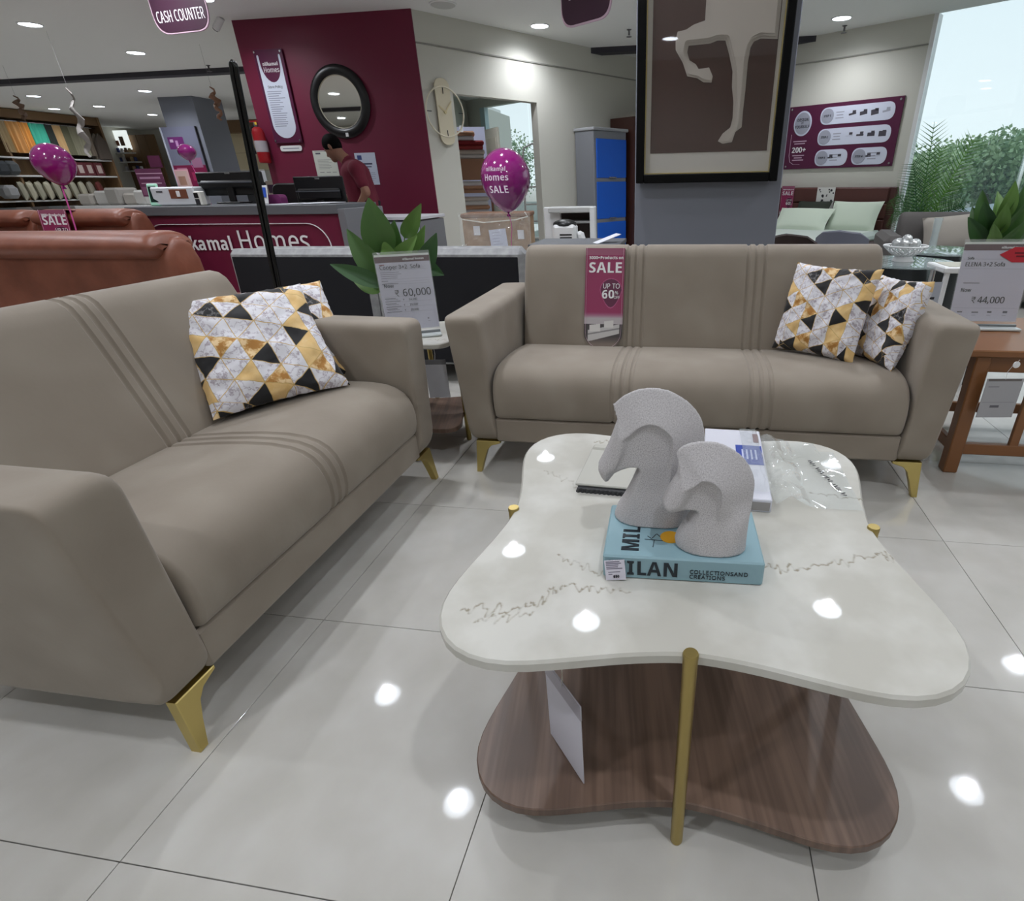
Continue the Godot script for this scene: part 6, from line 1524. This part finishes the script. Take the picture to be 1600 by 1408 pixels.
func build_far_left():
	var SP := Vector2(-15.3, 0); var SD := Vector2(0, 1)
	var yy := func(px: float, py: float) -> float: return pw(px, py, SP, SD).y
	var zz := func(px: float, py: float) -> float: return -pw(px, py, SP, SD).z
	var z1: float = zz.call(166, 235); var z0 := 9.0
	var t := placed("shelf_unit", "long brown wooden wall unit with white shelves of fabrics", "shelving", wx(SP, SD, 0, 0))
	var mid := (z0 + z1) / 2; var ln := z1 - z0
	var ytop: float = yy.call(100, 192)
	bx("back_panel", Vector3(mid, 1.4, -0.45), Vector3(ln, 2.8, 0.04), M.wood_wall, t, 0.0)
	bx("cornice", Vector3(mid, (2.79 + ytop) / 2, -0.2), Vector3(ln, 2.79 - ytop, 0.46), M.wood_wall, t, 0.004)
	bx("end_panel", Vector3(z1 + 0.03, 1.4, -0.2), Vector3(0.06, 2.79, 0.5), M.wood_wall, t, 0.004)
	bx("divider", Vector3(zz.call(16, 240), 1.1, -0.2), Vector3(0.05, 2.0, 0.44), M.wood_wall, t, 0.004)
	bx("hanging_rail", Vector3(mid, ytop - 0.06, -0.1), Vector3(ln, 0.03, 0.03), M.steel, t, 0.004)
	var sh := []
	for q in [[130, 250], [130, 276], [130, 312], [130, 334]]:
		var y: float = yy.call(q[0], q[1]); sh.append(y); bx("shelf", Vector3(mid, y, -0.18), Vector3(ln, 0.035, 0.46), mat(rgb(206, 206, 204), 0.5), t, 0.004)
	bx("plinth", Vector3(mid, 0.2, -0.2), Vector3(ln, 0.4, 0.44), mat(rgb(60, 58, 58), 0.7), t, 0.004)
	# hanging fabrics
	var cols := [[2, rgb(206, 186, 150), "cream", .2], [22, rgb(216, 160, 96), "orange patterned", .34], [38, rgb(224, 156, 74), "plain orange", .26], [58, rgb(62, 168, 142), "teal green", .38], [76, rgb(46, 50, 46), "black", .2], [88, rgb(206, 170, 120), "beige patterned", .22], [100, rgb(118, 116, 92), "olive", .2], [111, rgb(160, 156, 132), "pale olive", .2], [122, rgb(178, 174, 150), "sand coloured", .2], [131, rgb(140, 126, 112), "taupe", .18]]
	for c in cols:
		var a := wpx(c[0] + 6, 215, SP, SD, 0.02); var b := MB.new(); var w: float = c[3]; var h: float = ytop - 0.07 - sh[0] - 0.1
		b.grid(16, 6, func(p: float, q: float) -> Vector3: return Vector3((p - 0.5) * w, -q * h, 0.03 * sin(p * 19.0) * (0.6 + 0.4 * q)))
		b.grid(16, 6, func(p: float, q: float) -> Vector3: return Vector3((0.5 - p) * w, -q * h, 0.03 * sin((1.0 - p) * 19.0) * (0.6 + 0.4 * q) - 0.012))
		a.origin.y = ytop - 0.07
		var o := placed("fabric_sample", "%s curtain fabric hanging from the wooden wall unit" % c[2], "fabric", a, "hanging curtain fabrics"); obj("cloth", b, mat(c[1], 0.85), o, Transform3D.IDENTITY, 60.0); bx("hanger_bar", Vector3(0, 0.006, 0), Vector3(w, 0.02, 0.02), M.steel, o, 0.003)
	var a := wpx(150, 222, SP, SD, -0.05); a.origin.y = sh[0] + 0.02
	var o := placed("folded_quilt", "large dark taupe quilt folded upright at the end of the wall unit", "quilt", a)
	for k in 3:
		var b := MB.new(); b.prism(rounded([Vector2(-0.18, 0), Vector2(0.16, 0), Vector2(0.14, 0.42), Vector2(-0.02, 0.62), Vector2(-0.16, 0.4)], [0.04], 4), off(0.03 * k, 0, -0.1 + 0.09 * k), 0.085, 0.02); obj("fold", b, mat([rgb(104, 94, 84), rgb(122, 110, 98), rgb(92, 82, 74)][k], 0.9), o)
	for k in 10:
		var x := wpx(36 + 13.4 * k, 296, SP, SD, 0.0)
		var p := pillow("shelf_cushion", ["pale olive cushion leaning in a row on the wall unit's shelf", "light sand cushion leaning in a row on the wall unit's shelf", "grey-brown cushion near the end of the wall unit's cushion row", "maroon cushion at the end of the wall unit's cushion row"][k % 2 if k < 8 else k - 6], Vector3(x.origin.x, sh[2] + 0.22, x.origin.z), x.basis * Basis(Vector3(0, 0, 1), 0.12) * Basis(Vector3(0, 1, 0), 0.7), 0.4, 0.4, 0.07, mat([rgb(150, 146, 128), rgb(168, 162, 142)][k % 2] if k < 8 else [rgb(140, 134, 120), rgb(100, 40, 36)][k % 2], 0.9), "row of cushions on the wall unit")
	for k in 4:
		var x := wpx([124, 138, 153, 100][k], 264, SP, SD, 0.0); var q := placed("packed_linen", "maroon boxed linen set standing on the wall unit", "box", Transform3D(x.basis, Vector3(x.origin.x, sh[1] + 0.02, x.origin.z)), "boxed linen sets")
		bx("box", Vector3(0, 0.15, 0), Vector3(0.22, 0.3, 0.1), mat(rgb(94, 36, 42), 0.6), q, 0.006); bx("window_label", Vector3(0, 0.15, 0.052), Vector3(0.12, 0.18, 0.003), mat(rgb(190, 172, 166), 0.5), q, 0.0)
	for k in 6:
		var x := wpx(5 + 26 * k, 328, SP, SD, 0.0); var q := bx("folded_throw", Vector3(x.origin.x, sh[3] + 0.11, x.origin.z), Vector3(0.4, 0.18, 0.34), mat([rgb(70, 72, 72), rgb(96, 90, 86), rgb(60, 54, 50)][k % 3], 0.9), self, 0.05, x.basis); tag(q, ["slate folded throw on the lowest shelf of the wall unit", "grey-brown folded throw on the lowest shelf of the wall unit", "dark brown folded throw on the lowest shelf of the wall unit"][k % 3], "throw", "dark folded throws")
	for k in 3:
		var x := wpx([-6, 11, 10][k], [262, 262, 300][k], SP, SD, 0.06); var q := bx("fabric_bundle", Vector3(x.origin.x, sh[1] + 0.16 if k < 2 else sh[2] + 0.2, x.origin.z), Vector3(0.3, 0.28, 0.3), mat([rgb(62, 66, 70), rgb(80, 84, 86), rgb(150, 150, 150)][k], 0.9), self, 0.07, x.basis); tag(q, ["charcoal fabric bundle on the wall unit's middle shelf", "slate fabric bundle beside the charcoal one on the wall unit", "crumpled pale grey sheet on the wall unit's cushion shelf"][k], "bundle")
	# wood-panelled end wall with lit display
	var zp := 16.6
	var l := pz(168, 240, zp); var r := pz(250, 240, zp)
	t = thing("panel_wall", "light brown wood panelling with a display case at the far end", "panelling", V((l.x + r.x) / 2, 0, zp))
	for k in 6: bx("plank", Vector3(-(r.x - l.x) / 2 + (r.x - l.x) * (k + 0.5) / 6, 1.3, 0), Vector3((r.x - l.x) / 6 - 0.008, 2.6, 0.05), M.wood_wall, t, 0.004)
	var p := pz(191, 222, zp - 0.1)
	t = thing("display_case", "white lit display case with pictures and small ornaments", "case", Vector3(p.x, 0, p.z + 0.02))
	var glowm := glow(rgb(232, 240, 238), 0.9)
	bx("light_box", Vector3(0, p.y + 0.05, 0), Vector3(0.55, 0.5, 0.05), glowm, t, 0.004); bx("picture", Vector3(0.05, p.y + 0.02, 0.03), Vector3(0.14, 0.24, 0.01), mat(rgb(120, 96, 80), 0.6), t, 0.0); bx("picture", Vector3(-0.12, p.y - 0.03, 0.03), Vector3(0.1, 0.14, 0.01), mat(rgb(150, 96, 70), 0.6), t, 0.0)
	for k in 3:
		var y := p.y - 0.3 - 0.24 * k; bx("shelf", Vector3(0.1 * k, y, 0.08), Vector3(0.7, 0.03, 0.2), M.white, t, 0.004)
		for j in 5: bx("ornament", Vector3(0.1 * k - 0.26 + 0.13 * j, y + 0.075, 0.08), Vector3(0.07, 0.11 + 0.03 * (j % 2), 0.06), mat([rgb(200, 180, 140), rgb(70, 84, 140), rgb(220, 220, 226), rgb(96, 70, 50)][(j + k) % 4], 0.5), t, 0.012)
	# white shelf block between
	p = pz(270, 280, 13.0)
	t = thing("white_shelf", "white shelving block beside the far grey pillar", "shelving", V(p.x - 0.2, 0, 15.5)); 
	bx("body", Vector3(0, 1.2, 0), Vector3(1.3, 2.4, 0.4), mat(rgb(206, 208, 214), 0.5), t, 0.01)
	for k in 4: bx("shelf", Vector3(0, 0.6 + 0.5 * k, 0.22), Vector3(1.26, 0.03, 0.1), M.white, t, 0.004)
	p = pz(205, 318, 8.6)
	t = thing("linen_table", "white display table piled with pale linen behind the counter", "table", V(p.x, 0, 8.6))
	var ty := pz(205, 320, 8.6).y
	bx("tabletop", Vector3(0, ty - 0.03, 0), Vector3(1.4, 0.06, 0.7), M.white, t, 0.006)
	for sx in [-1, 1]:
		for sz in [-1, 1]: bx("leg", Vector3(sx * 0.64, (ty - 0.06) / 2, sz * 0.3), Vector3(0.06, ty - 0.06, 0.06), M.white, t, 0.004)
	for k in 5:
		var q := bx("linen_pile", V(p.x - 0.52 + 0.26 * k, ty + 0.1, 8.5 + 0.05 * (k % 2)), Vector3(0.25, 0.17 + 0.04 * (k % 3), 0.4), mat([rgb(186, 180, 172), rgb(206, 204, 200), rgb(168, 164, 158)][k % 3], 0.9), self, 0.03); q.position.y = ty + 0.09 + 0.02 * (k % 3); tag(q, ["beige folded linen pile on the white display table", "white folded linen pile on the white display table", "grey-beige folded linen pile on the white display table"][k % 3], "linen", "linen piles on the display table")
	# far pillar
	var x0 := pz(248, 160, 11.8).x; var x1 := pz(302, 160, 11.8).x
	var m := MB.new(); m.box(V((x0 + x1) / 2, CEIL / 2, 12.2), Vector3(x1 - x0, CEIL, 0.8), 0.003); struct("wall_far_pillar", m, M.grey_pillar)
	p = pz(293, 247, 11.78)
	t = thing("poster", "tall purple sale poster on the far grey pillar", "poster", p)
	var im := lines_img(80, 144, rgb(120, 122, 142), [[0.1, 0.16, 0.45, 0.2, rgb(110, 44, 110)], [0.16, 0.2, 0.1, 0.05, rgb(220, 190, 220)], [0.3, 0.22, 0.08, 0.1, rgb(200, 150, 200)], [0.0, 0.62, 1.0, 0.38, rgb(126, 26, 70)], [0.1, 0.66, 0.3, 0.2, rgb(190, 120, 150)], [0.6, 0.5, 0.3, 0.16, rgb(160, 110, 140)], [0.5, 0.74, 0.36, 0.14, rgb(170, 50, 96)]])
	sheet("panel", 0.82, 1.15, 0.02, img_mat(im, 0.4), t); bx("edge_bar", Vector3(0.41, 0, 0.01), Vector3(0.02, 1.15, 0.03), M.print, t, 0.0); bx("edge_bar", Vector3(-0.42, 0, 0.01), Vector3(0.03, 1.15, 0.03), mat(rgb(196, 200, 214), 0.4), t, 0.0)
	# far display wall right of the pillar
	var zd := 13.6
	t = thing("sample_wall", "far brown wall unit showing cream samples behind the black stand", "shelving", V(pz(365, 240, zd).x, 0, zd))
	var q := func(px: float, py: float) -> Vector3: return pz(px, py, zd) - t.position
	var e0: Vector3 = q.call(330, 200); var e1: Vector3 = q.call(402, 200)
	bx("cornice", Vector3((e0.x + e1.x) / 2, e0.y, 0), Vector3(e1.x - e0.x + 0.5, 0.26, 0.3), M.wood_wall, t, 0.004)
	bx("cream_panel", Vector3((e0.x + e1.x) / 2 + 0.05, q.call(360, 236).y, -0.05), Vector3(e1.x - e0.x + 0.4, 0.82, 0.06), mat(rgb(222, 208, 172), 0.6), t, 0.0)
	for k in 2: bx("seam_bar", Vector3((e0.x + e1.x) / 2 + 0.05, q.call(360, 238).y - 0.4 + 0.38 * k, -0.015), Vector3(e1.x - e0.x + 0.4, 0.012, 0.012), mat(rgb(196, 178, 140), 0.6), t, 0.0)
	bx("sample_print", Vector3(e0.x + 0.25, q.call(340, 225).y, -0.015), Vector3(0.3, 0.22, 0.012), mat(rgb(196, 150, 90), 0.6), t, 0.0); bx("dark_sample", Vector3(e0.x + 0.3, q.call(340, 245).y, -0.015), Vector3(0.26, 0.3, 0.012), mat(rgb(84, 76, 64), 0.6), t, 0.0)
	bx("lower_case", Vector3((e0.x + e1.x) / 2 + 0.1, 0.6, 0.05), Vector3(e1.x - e0.x + 0.6, 1.25, 0.4), mat(rgb(58, 60, 64), 0.6), t, 0.006)
	for k in 3:
		var f := bx("framed_photo", Vector3(e0.x + 0.55 + 0.42 * k, 1.1, 0.27), Vector3(0.24, 0.3, 0.02), mat(rgb(206, 190, 180), 0.5), t, 0.003); bx("print", Vector3(0, -0.02, 0.012), Vector3(0.16, 0.18, 0.004), mat(rgb(70, 46, 70), 0.5), f, 0.0)

func hang_sign(label: String, x: Transform3D, w: float, h: float, words: String, th: float, dy: float):
	var t := placed("hanging_sign", label, "sign", x)
	obj("border", plate(capsule(w, h, h * 0.36), 0.012, 0.002), mat(rgb(206, 176, 192), 0.4), t, off(0, 0, -0.006)); obj("face", plate(capsule(w - 0.025, h - 0.025, h * 0.35), 0.018), mat(rgb(60, 30, 49), 0.5), t, off(0, 0, -0.009))
	write(words, th, M.white, t, off(0, dy, 0.0098), 1, false, 0.7)
	for s in [-1, 1]:
		var m := MB.new(); m.tube([Vector3(s * w * 0.3, h / 2 - 0.004, 0), Vector3(s * w * 0.3, CEIL - x.origin.y, 0)], 0.003, 6); obj("suspension_wire", m, M.steel, t)

func build_overhead():
	hang_sign("hanging CASH COUNTER sign with rounded maroon face below the ceiling", Transform3D(Basis(Vector3.UP, -0.12), pz(277, 4, 5.0)), 0.58, 0.4, "CASH COUNTER", 0.072, -0.085)
	var b := wx(W2P, W2D, 0, 0).basis
	hang_sign("hanging maroon department sign near the pillar below the ceiling", Transform3D(b * Basis(Vector3.UP, 0.0), pz(915, -8, 5.0)), 0.52, 0.34, "BEDROOM", 0.075, 0.03)
	for k in 3:
		var c := ph([983, 325, 1320][k], [46, 102, 40][k], CEIL)
		var t := thing("sprinkler", ["small steel ceiling sprinkler near the pillar", "small steel ceiling sprinkler near the maroon wall's camera", "small steel ceiling sprinkler above the bed board"][k], "sprinkler", c)
		var m := MB.new(); m.lathe([[0.03, 0.0], [0.03, -0.006], [0.012, -0.012], [0.012, -0.06], [0.001, -0.06]], 14); obj("stem", m, mat(rgb(110, 108, 110), 0.4, 0.6), t); m = MB.new(); m.lathe([[0.001, -0.072], [0.035, -0.074], [0.035, -0.078], [0.001, -0.078]], 14); obj("deflector", m, mat(rgb(110, 108, 110), 0.4, 0.6), t)
	var c := ph(692, 6, CEIL)
	var t := thing("ceiling_speaker", "round white ceiling speaker above the corner of the maroon wall", "speaker", c)
	var m := MB.new(); m.lathe([[0.13, 0.0], [0.13, -0.012], [0.115, -0.02], [0.001, -0.02]], 28); obj("grille", m, mat(rgb(200, 200, 196), 0.6), t); m = MB.new(); m.lathe([[0.145, 0.0], [0.145, -0.008], [0.128, -0.012]], 28); obj("rim", m, M.white, t)
	for k in 3:
		var a := pz([24, 106, 330][k], [150, 138, 136][k], [8.5, 7.0, 8.0][k]); var e := pz([40, 142, 346][k], [188, 246, 188][k], [8.5, 7.0, 8.0][k])
		t = thing("hanging_ornament", ["short brown hanging ornament over the fabric wall unit", "long pale hanging garland over the fabric wall unit", "twisted brown hanging ornament near the far pillar"][k], "ornament", Vector3(a.x, a.y, a.z))
		var d := e - a; var path := []; var rad := []
		for j in 15: path.append(d * (j / 14.0) + Vector3(0.03 * sin(j * 1.4), 0, 0.03 * cos(j * 1.4))); rad.append(0.012 + 0.03 * sin(PI * (j + 0.5) / 15.0) * (1.0 + 0.4 * sin(j * 2.2)))
		m = MB.new(); m.tube(path, rad, 8, 0.5); obj("body", m, mat([rgb(110, 84, 66), rgb(160, 154, 150), rgb(140, 100, 78)][k], 0.5), t)
		m = MB.new(); m.tube([Vector3(0, CEIL - a.y, 0), Vector3.ZERO], 0.0012, 5); obj("cord", m, mat(rgb(120, 118, 116), 0.6), t)

func build_person():
	var z := 6.35
	var hc := pz(521, 229, z); var base := Vector3(pz(570, 316, z).x, 0, -z)
	var L := func(px: float, py: float, zz: float) -> Vector3: return pz(px, py, zz) - base
	var t := thing("person", "man in maroon polo shirt leaning over the desk by the monitor", "person", base)
	var neck: Vector3 = L.call(541, 250, z); var chest: Vector3 = L.call(556, 272, z); var hip := Vector3(0.0, 0.93, 0.0)
	var s1: Vector3 = L.call(557, 264, z - 0.17); var e1: Vector3 = L.call(572, 300, z - 0.2); var w1: Vector3 = L.call(556, 331, z - 0.22)
	var s2: Vector3 = L.call(549, 262, z + 0.17); var e2: Vector3 = L.call(552, 300, z + 0.2); var w2: Vector3 = L.call(528, 328, z + 0.05)
	var head: Vector3 = L.call(520, 230, z)
	var cap := func(p: Vector3, a: Vector3, b: Vector3, ra: float, rb: float) -> float:
		var h := clampf((p - a).dot(b - a) / (b - a).length_squared(), 0, 1)
		return p.distance_to(a.lerp(b, h)) - lerpf(ra, rb, h)
	var smin := func(a: float, b: float, k: float) -> float:
		var h := clampf(0.5 + 0.5 * (b - a) / k, 0, 1); return lerpf(b, a, h) - k * h * (1.0 - h)
	var hipn := hip + Vector3(0, 0, 0.09); var hipf := hip + Vector3(0, 0, -0.09)
	var bones := [[neck, chest, 0.055, 0.11], [s1, s2, 0.065, 0.065], [chest, hip, 0.13, 0.125], [chest + Vector3(0, 0, 0.07), hipn, 0.1, 0.1], [chest + Vector3(0, 0, -0.07), hipf, 0.1, 0.1],
		[s1, e1, 0.052, 0.042], [e1, w1, 0.04, 0.028], [s2, e2, 0.052, 0.042], [e2, w2, 0.04, 0.028],
		[hipn, Vector3(0.0, 0.5, 0.1), 0.095, 0.065], [Vector3(0.0, 0.5, 0.1), Vector3(0.03, 0.09, 0.1), 0.06, 0.042], [hipf, Vector3(-0.02, 0.5, -0.1), 0.095, 0.065], [Vector3(-0.02, 0.5, -0.1), Vector3(0.02, 0.09, -0.1), 0.06, 0.042],
		[Vector3(0.03, 0.06, 0.1), Vector3(-0.13, 0.035, 0.1), 0.045, 0.035], [Vector3(0.02, 0.06, -0.1), Vector3(-0.14, 0.035, -0.1), 0.045, 0.035], [neck, head + Vector3(0.04, -0.05, 0), 0.055, 0.06]]
	var field := func(p: Vector3) -> float:
		var d := 1e9
		for b in bones: d = smin.call(d, cap.call(p, b[0], b[1], b[2], b[3]), 0.03)
		return d
	var body := nets(Vector3(-0.42, 0.0, -0.36), Vector3(0.24, neck.y + 0.14, 0.36), 0.02, field)
	# head on a finer grid: skull, jaw, nose, ear, facing -x and down
	var dn := Basis(Vector3(0, 0, 1), 0.5)
	var hf := func(p: Vector3) -> float:
		var q: Vector3 = dn.inverse() * (p - head)
		var sk := (Vector3(q.x / 0.096, (q.y - 0.015) / 0.105, q.z / 0.077).length() - 1.0) * 0.085
		var d: float = smin.call(sk, cap.call(q, Vector3(-0.035, -0.05, 0), Vector3(-0.06, -0.095, 0), 0.058, 0.036), 0.03)
		d = smin.call(d, cap.call(q, Vector3(-0.088, 0.0, 0), Vector3(-0.108, -0.035, 0), 0.008, 0.014), 0.012)
		d = smin.call(d, cap.call(q, Vector3(-0.092, -0.062, -0.012), Vector3(-0.092, -0.062, 0.012), 0.009, 0.009), 0.008)
		for s in [-1.0, 1.0]: d = minf(d, (Vector3((q.x - 0.012) / 0.02, (q.y + 0.005) / 0.032, (q.z - s * 0.078) / 0.012).length() - 1.0) * 0.012)
		return smin.call(d, cap.call(p, head + Vector3(0.04, -0.05, 0), neck, 0.058, 0.058), 0.03)
	var hd := nets(head - Vector3(0.17, 0.17, 0.11), head + Vector3(0.15, 0.14, 0.11), 0.008, hf)
	body.p.append_array(hd.p); body.t.append_array(hd.t)
	for hnd in [[w1, 1.0], [w2, -1.0]]:
		var w: Vector3 = hnd[0]; var s: float = hnd[1]
		var palm := w + Vector3(-0.06, -0.035, 0.0)
		var fb := [[w, palm, 0.028, 0.03]]
		for k in 4:
			var k0 := palm + Vector3(-0.015, 0.0, (k - 1.5) * 0.019); var l: float = [0.032, 0.038, 0.036, 0.028][k]
			fb.append([k0, k0 + Vector3(-l, -0.006, 0), 0.0095, 0.009]); fb.append([k0 + Vector3(-l, -0.006, 0), k0 + Vector3(-l * 1.8, -0.026, 0), 0.009, 0.0075])
		fb.append([palm + Vector3(0.03, -0.005, -s * 0.02), palm + Vector3(-0.01, -0.02, -s * 0.05), 0.012, 0.01]); fb.append([palm + Vector3(-0.01, -0.02, -s * 0.05), palm + Vector3(-0.035, -0.026, -s * 0.055), 0.01, 0.008])
		var ff := func(p: Vector3) -> float:
			var d := 1e9
			for b in fb: d = smin.call(d, cap.call(p, b[0], b[1], b[2], b[3]), 0.005)
			return d
		var hm := nets(palm - Vector3(0.11, 0.06, 0.08), w + Vector3(0.03, 0.04, 0.08), 0.006, ff); body.p.append_array(hm.p); body.t.append_array(hm.t)
	obj("body", body, mat(rgb(146, 104, 84), 0.6), t, Transform3D.IDENTITY, 80.0)
	var shirt := [[neck + Vector3(0.02, -0.02, 0), chest, 0.07, 0.13], [s1, s2, 0.082, 0.082], [chest, hip + Vector3(0, -0.04, 0), 0.145, 0.14], [chest + Vector3(0, 0, 0.07), hipn, 0.116, 0.118], [chest + Vector3(0, 0, -0.07), hipf, 0.116, 0.118], [s1, s1.lerp(e1, 0.62), 0.07, 0.064], [s2, s2.lerp(e2, 0.62), 0.07, 0.064]]
	var sf := func(p: Vector3) -> float:
		var d := 1e9
		for b in shirt: d = smin.call(d, cap.call(p, b[0], b[1], b[2], b[3]), 0.03)
		return maxf(d, 0.83 - p.y)
	obj("polo_shirt", nets(Vector3(-0.34, 0.8, -0.36), Vector3(0.24, neck.y + 0.1, 0.36), 0.016, sf), mat(rgb(104, 22, 44), 0.85), t, Transform3D.IDENTITY, 60.0)
	var tr := [bones[9], bones[10], bones[11], bones[12], [hipn, hipf, 0.11, 0.11]]
	var tf := func(p: Vector3) -> float:
		var d := 1e9
		for b in tr: d = smin.call(d, cap.call(p, b[0], b[1], b[2] + 0.014, b[3] + 0.018), 0.03)
		return maxf(d, maxf(p.y - 0.93, 0.08 - p.y))
	obj("trousers", nets(Vector3(-0.2, 0.06, -0.3), Vector3(0.2, 0.96, 0.3), 0.02, tf), mat(rgb(30, 30, 36), 0.85), t, Transform3D.IDENTITY, 60.0)
	var hr := func(p: Vector3) -> float:
		var q: Vector3 = dn.inverse() * (p - head)
		var sk := (Vector3((q.x - 0.006) / 0.104, (q.y - 0.022) / 0.112, q.z / 0.084).length() - 1.0) * 0.09
		return maxf(sk, maxf(-q.x * 0.75 - 0.045 - q.y * 0.35, -q.y - 0.03 + (-q.x) * 0.5))
	obj("hair", nets(head - Vector3(0.16, 0.16, 0.11), head + Vector3(0.16, 0.16, 0.11), 0.009, hr), mat(rgb(12, 10, 10), 0.7, 0.0, 0.2), t, Transform3D.IDENTITY, 60.0)
	for s in [-1.0, 1.0]:
		var m := MB.new(); m.ball(Vector3.ZERO, Vector3(0.007, 0.005, 0.009), 8, 6); obj("eye", m, M.print, t, Transform3D(Basis.IDENTITY, head + dn * Vector3(-0.088, 0.008, s * 0.03)))
		m = MB.new(); m.prism(rounded([Vector2(-0.16, 0), Vector2(0.07, 0), Vector2(0.06, 0.09), Vector2(-0.04, 0.075), Vector2(-0.15, 0.05)], [0.02], 4), Transform3D(Basis.IDENTITY, Vector3(0.02, 0.001, s * 0.1 - 0.05)), 0.1, 0.02); obj("shoe", m, M.black, t)
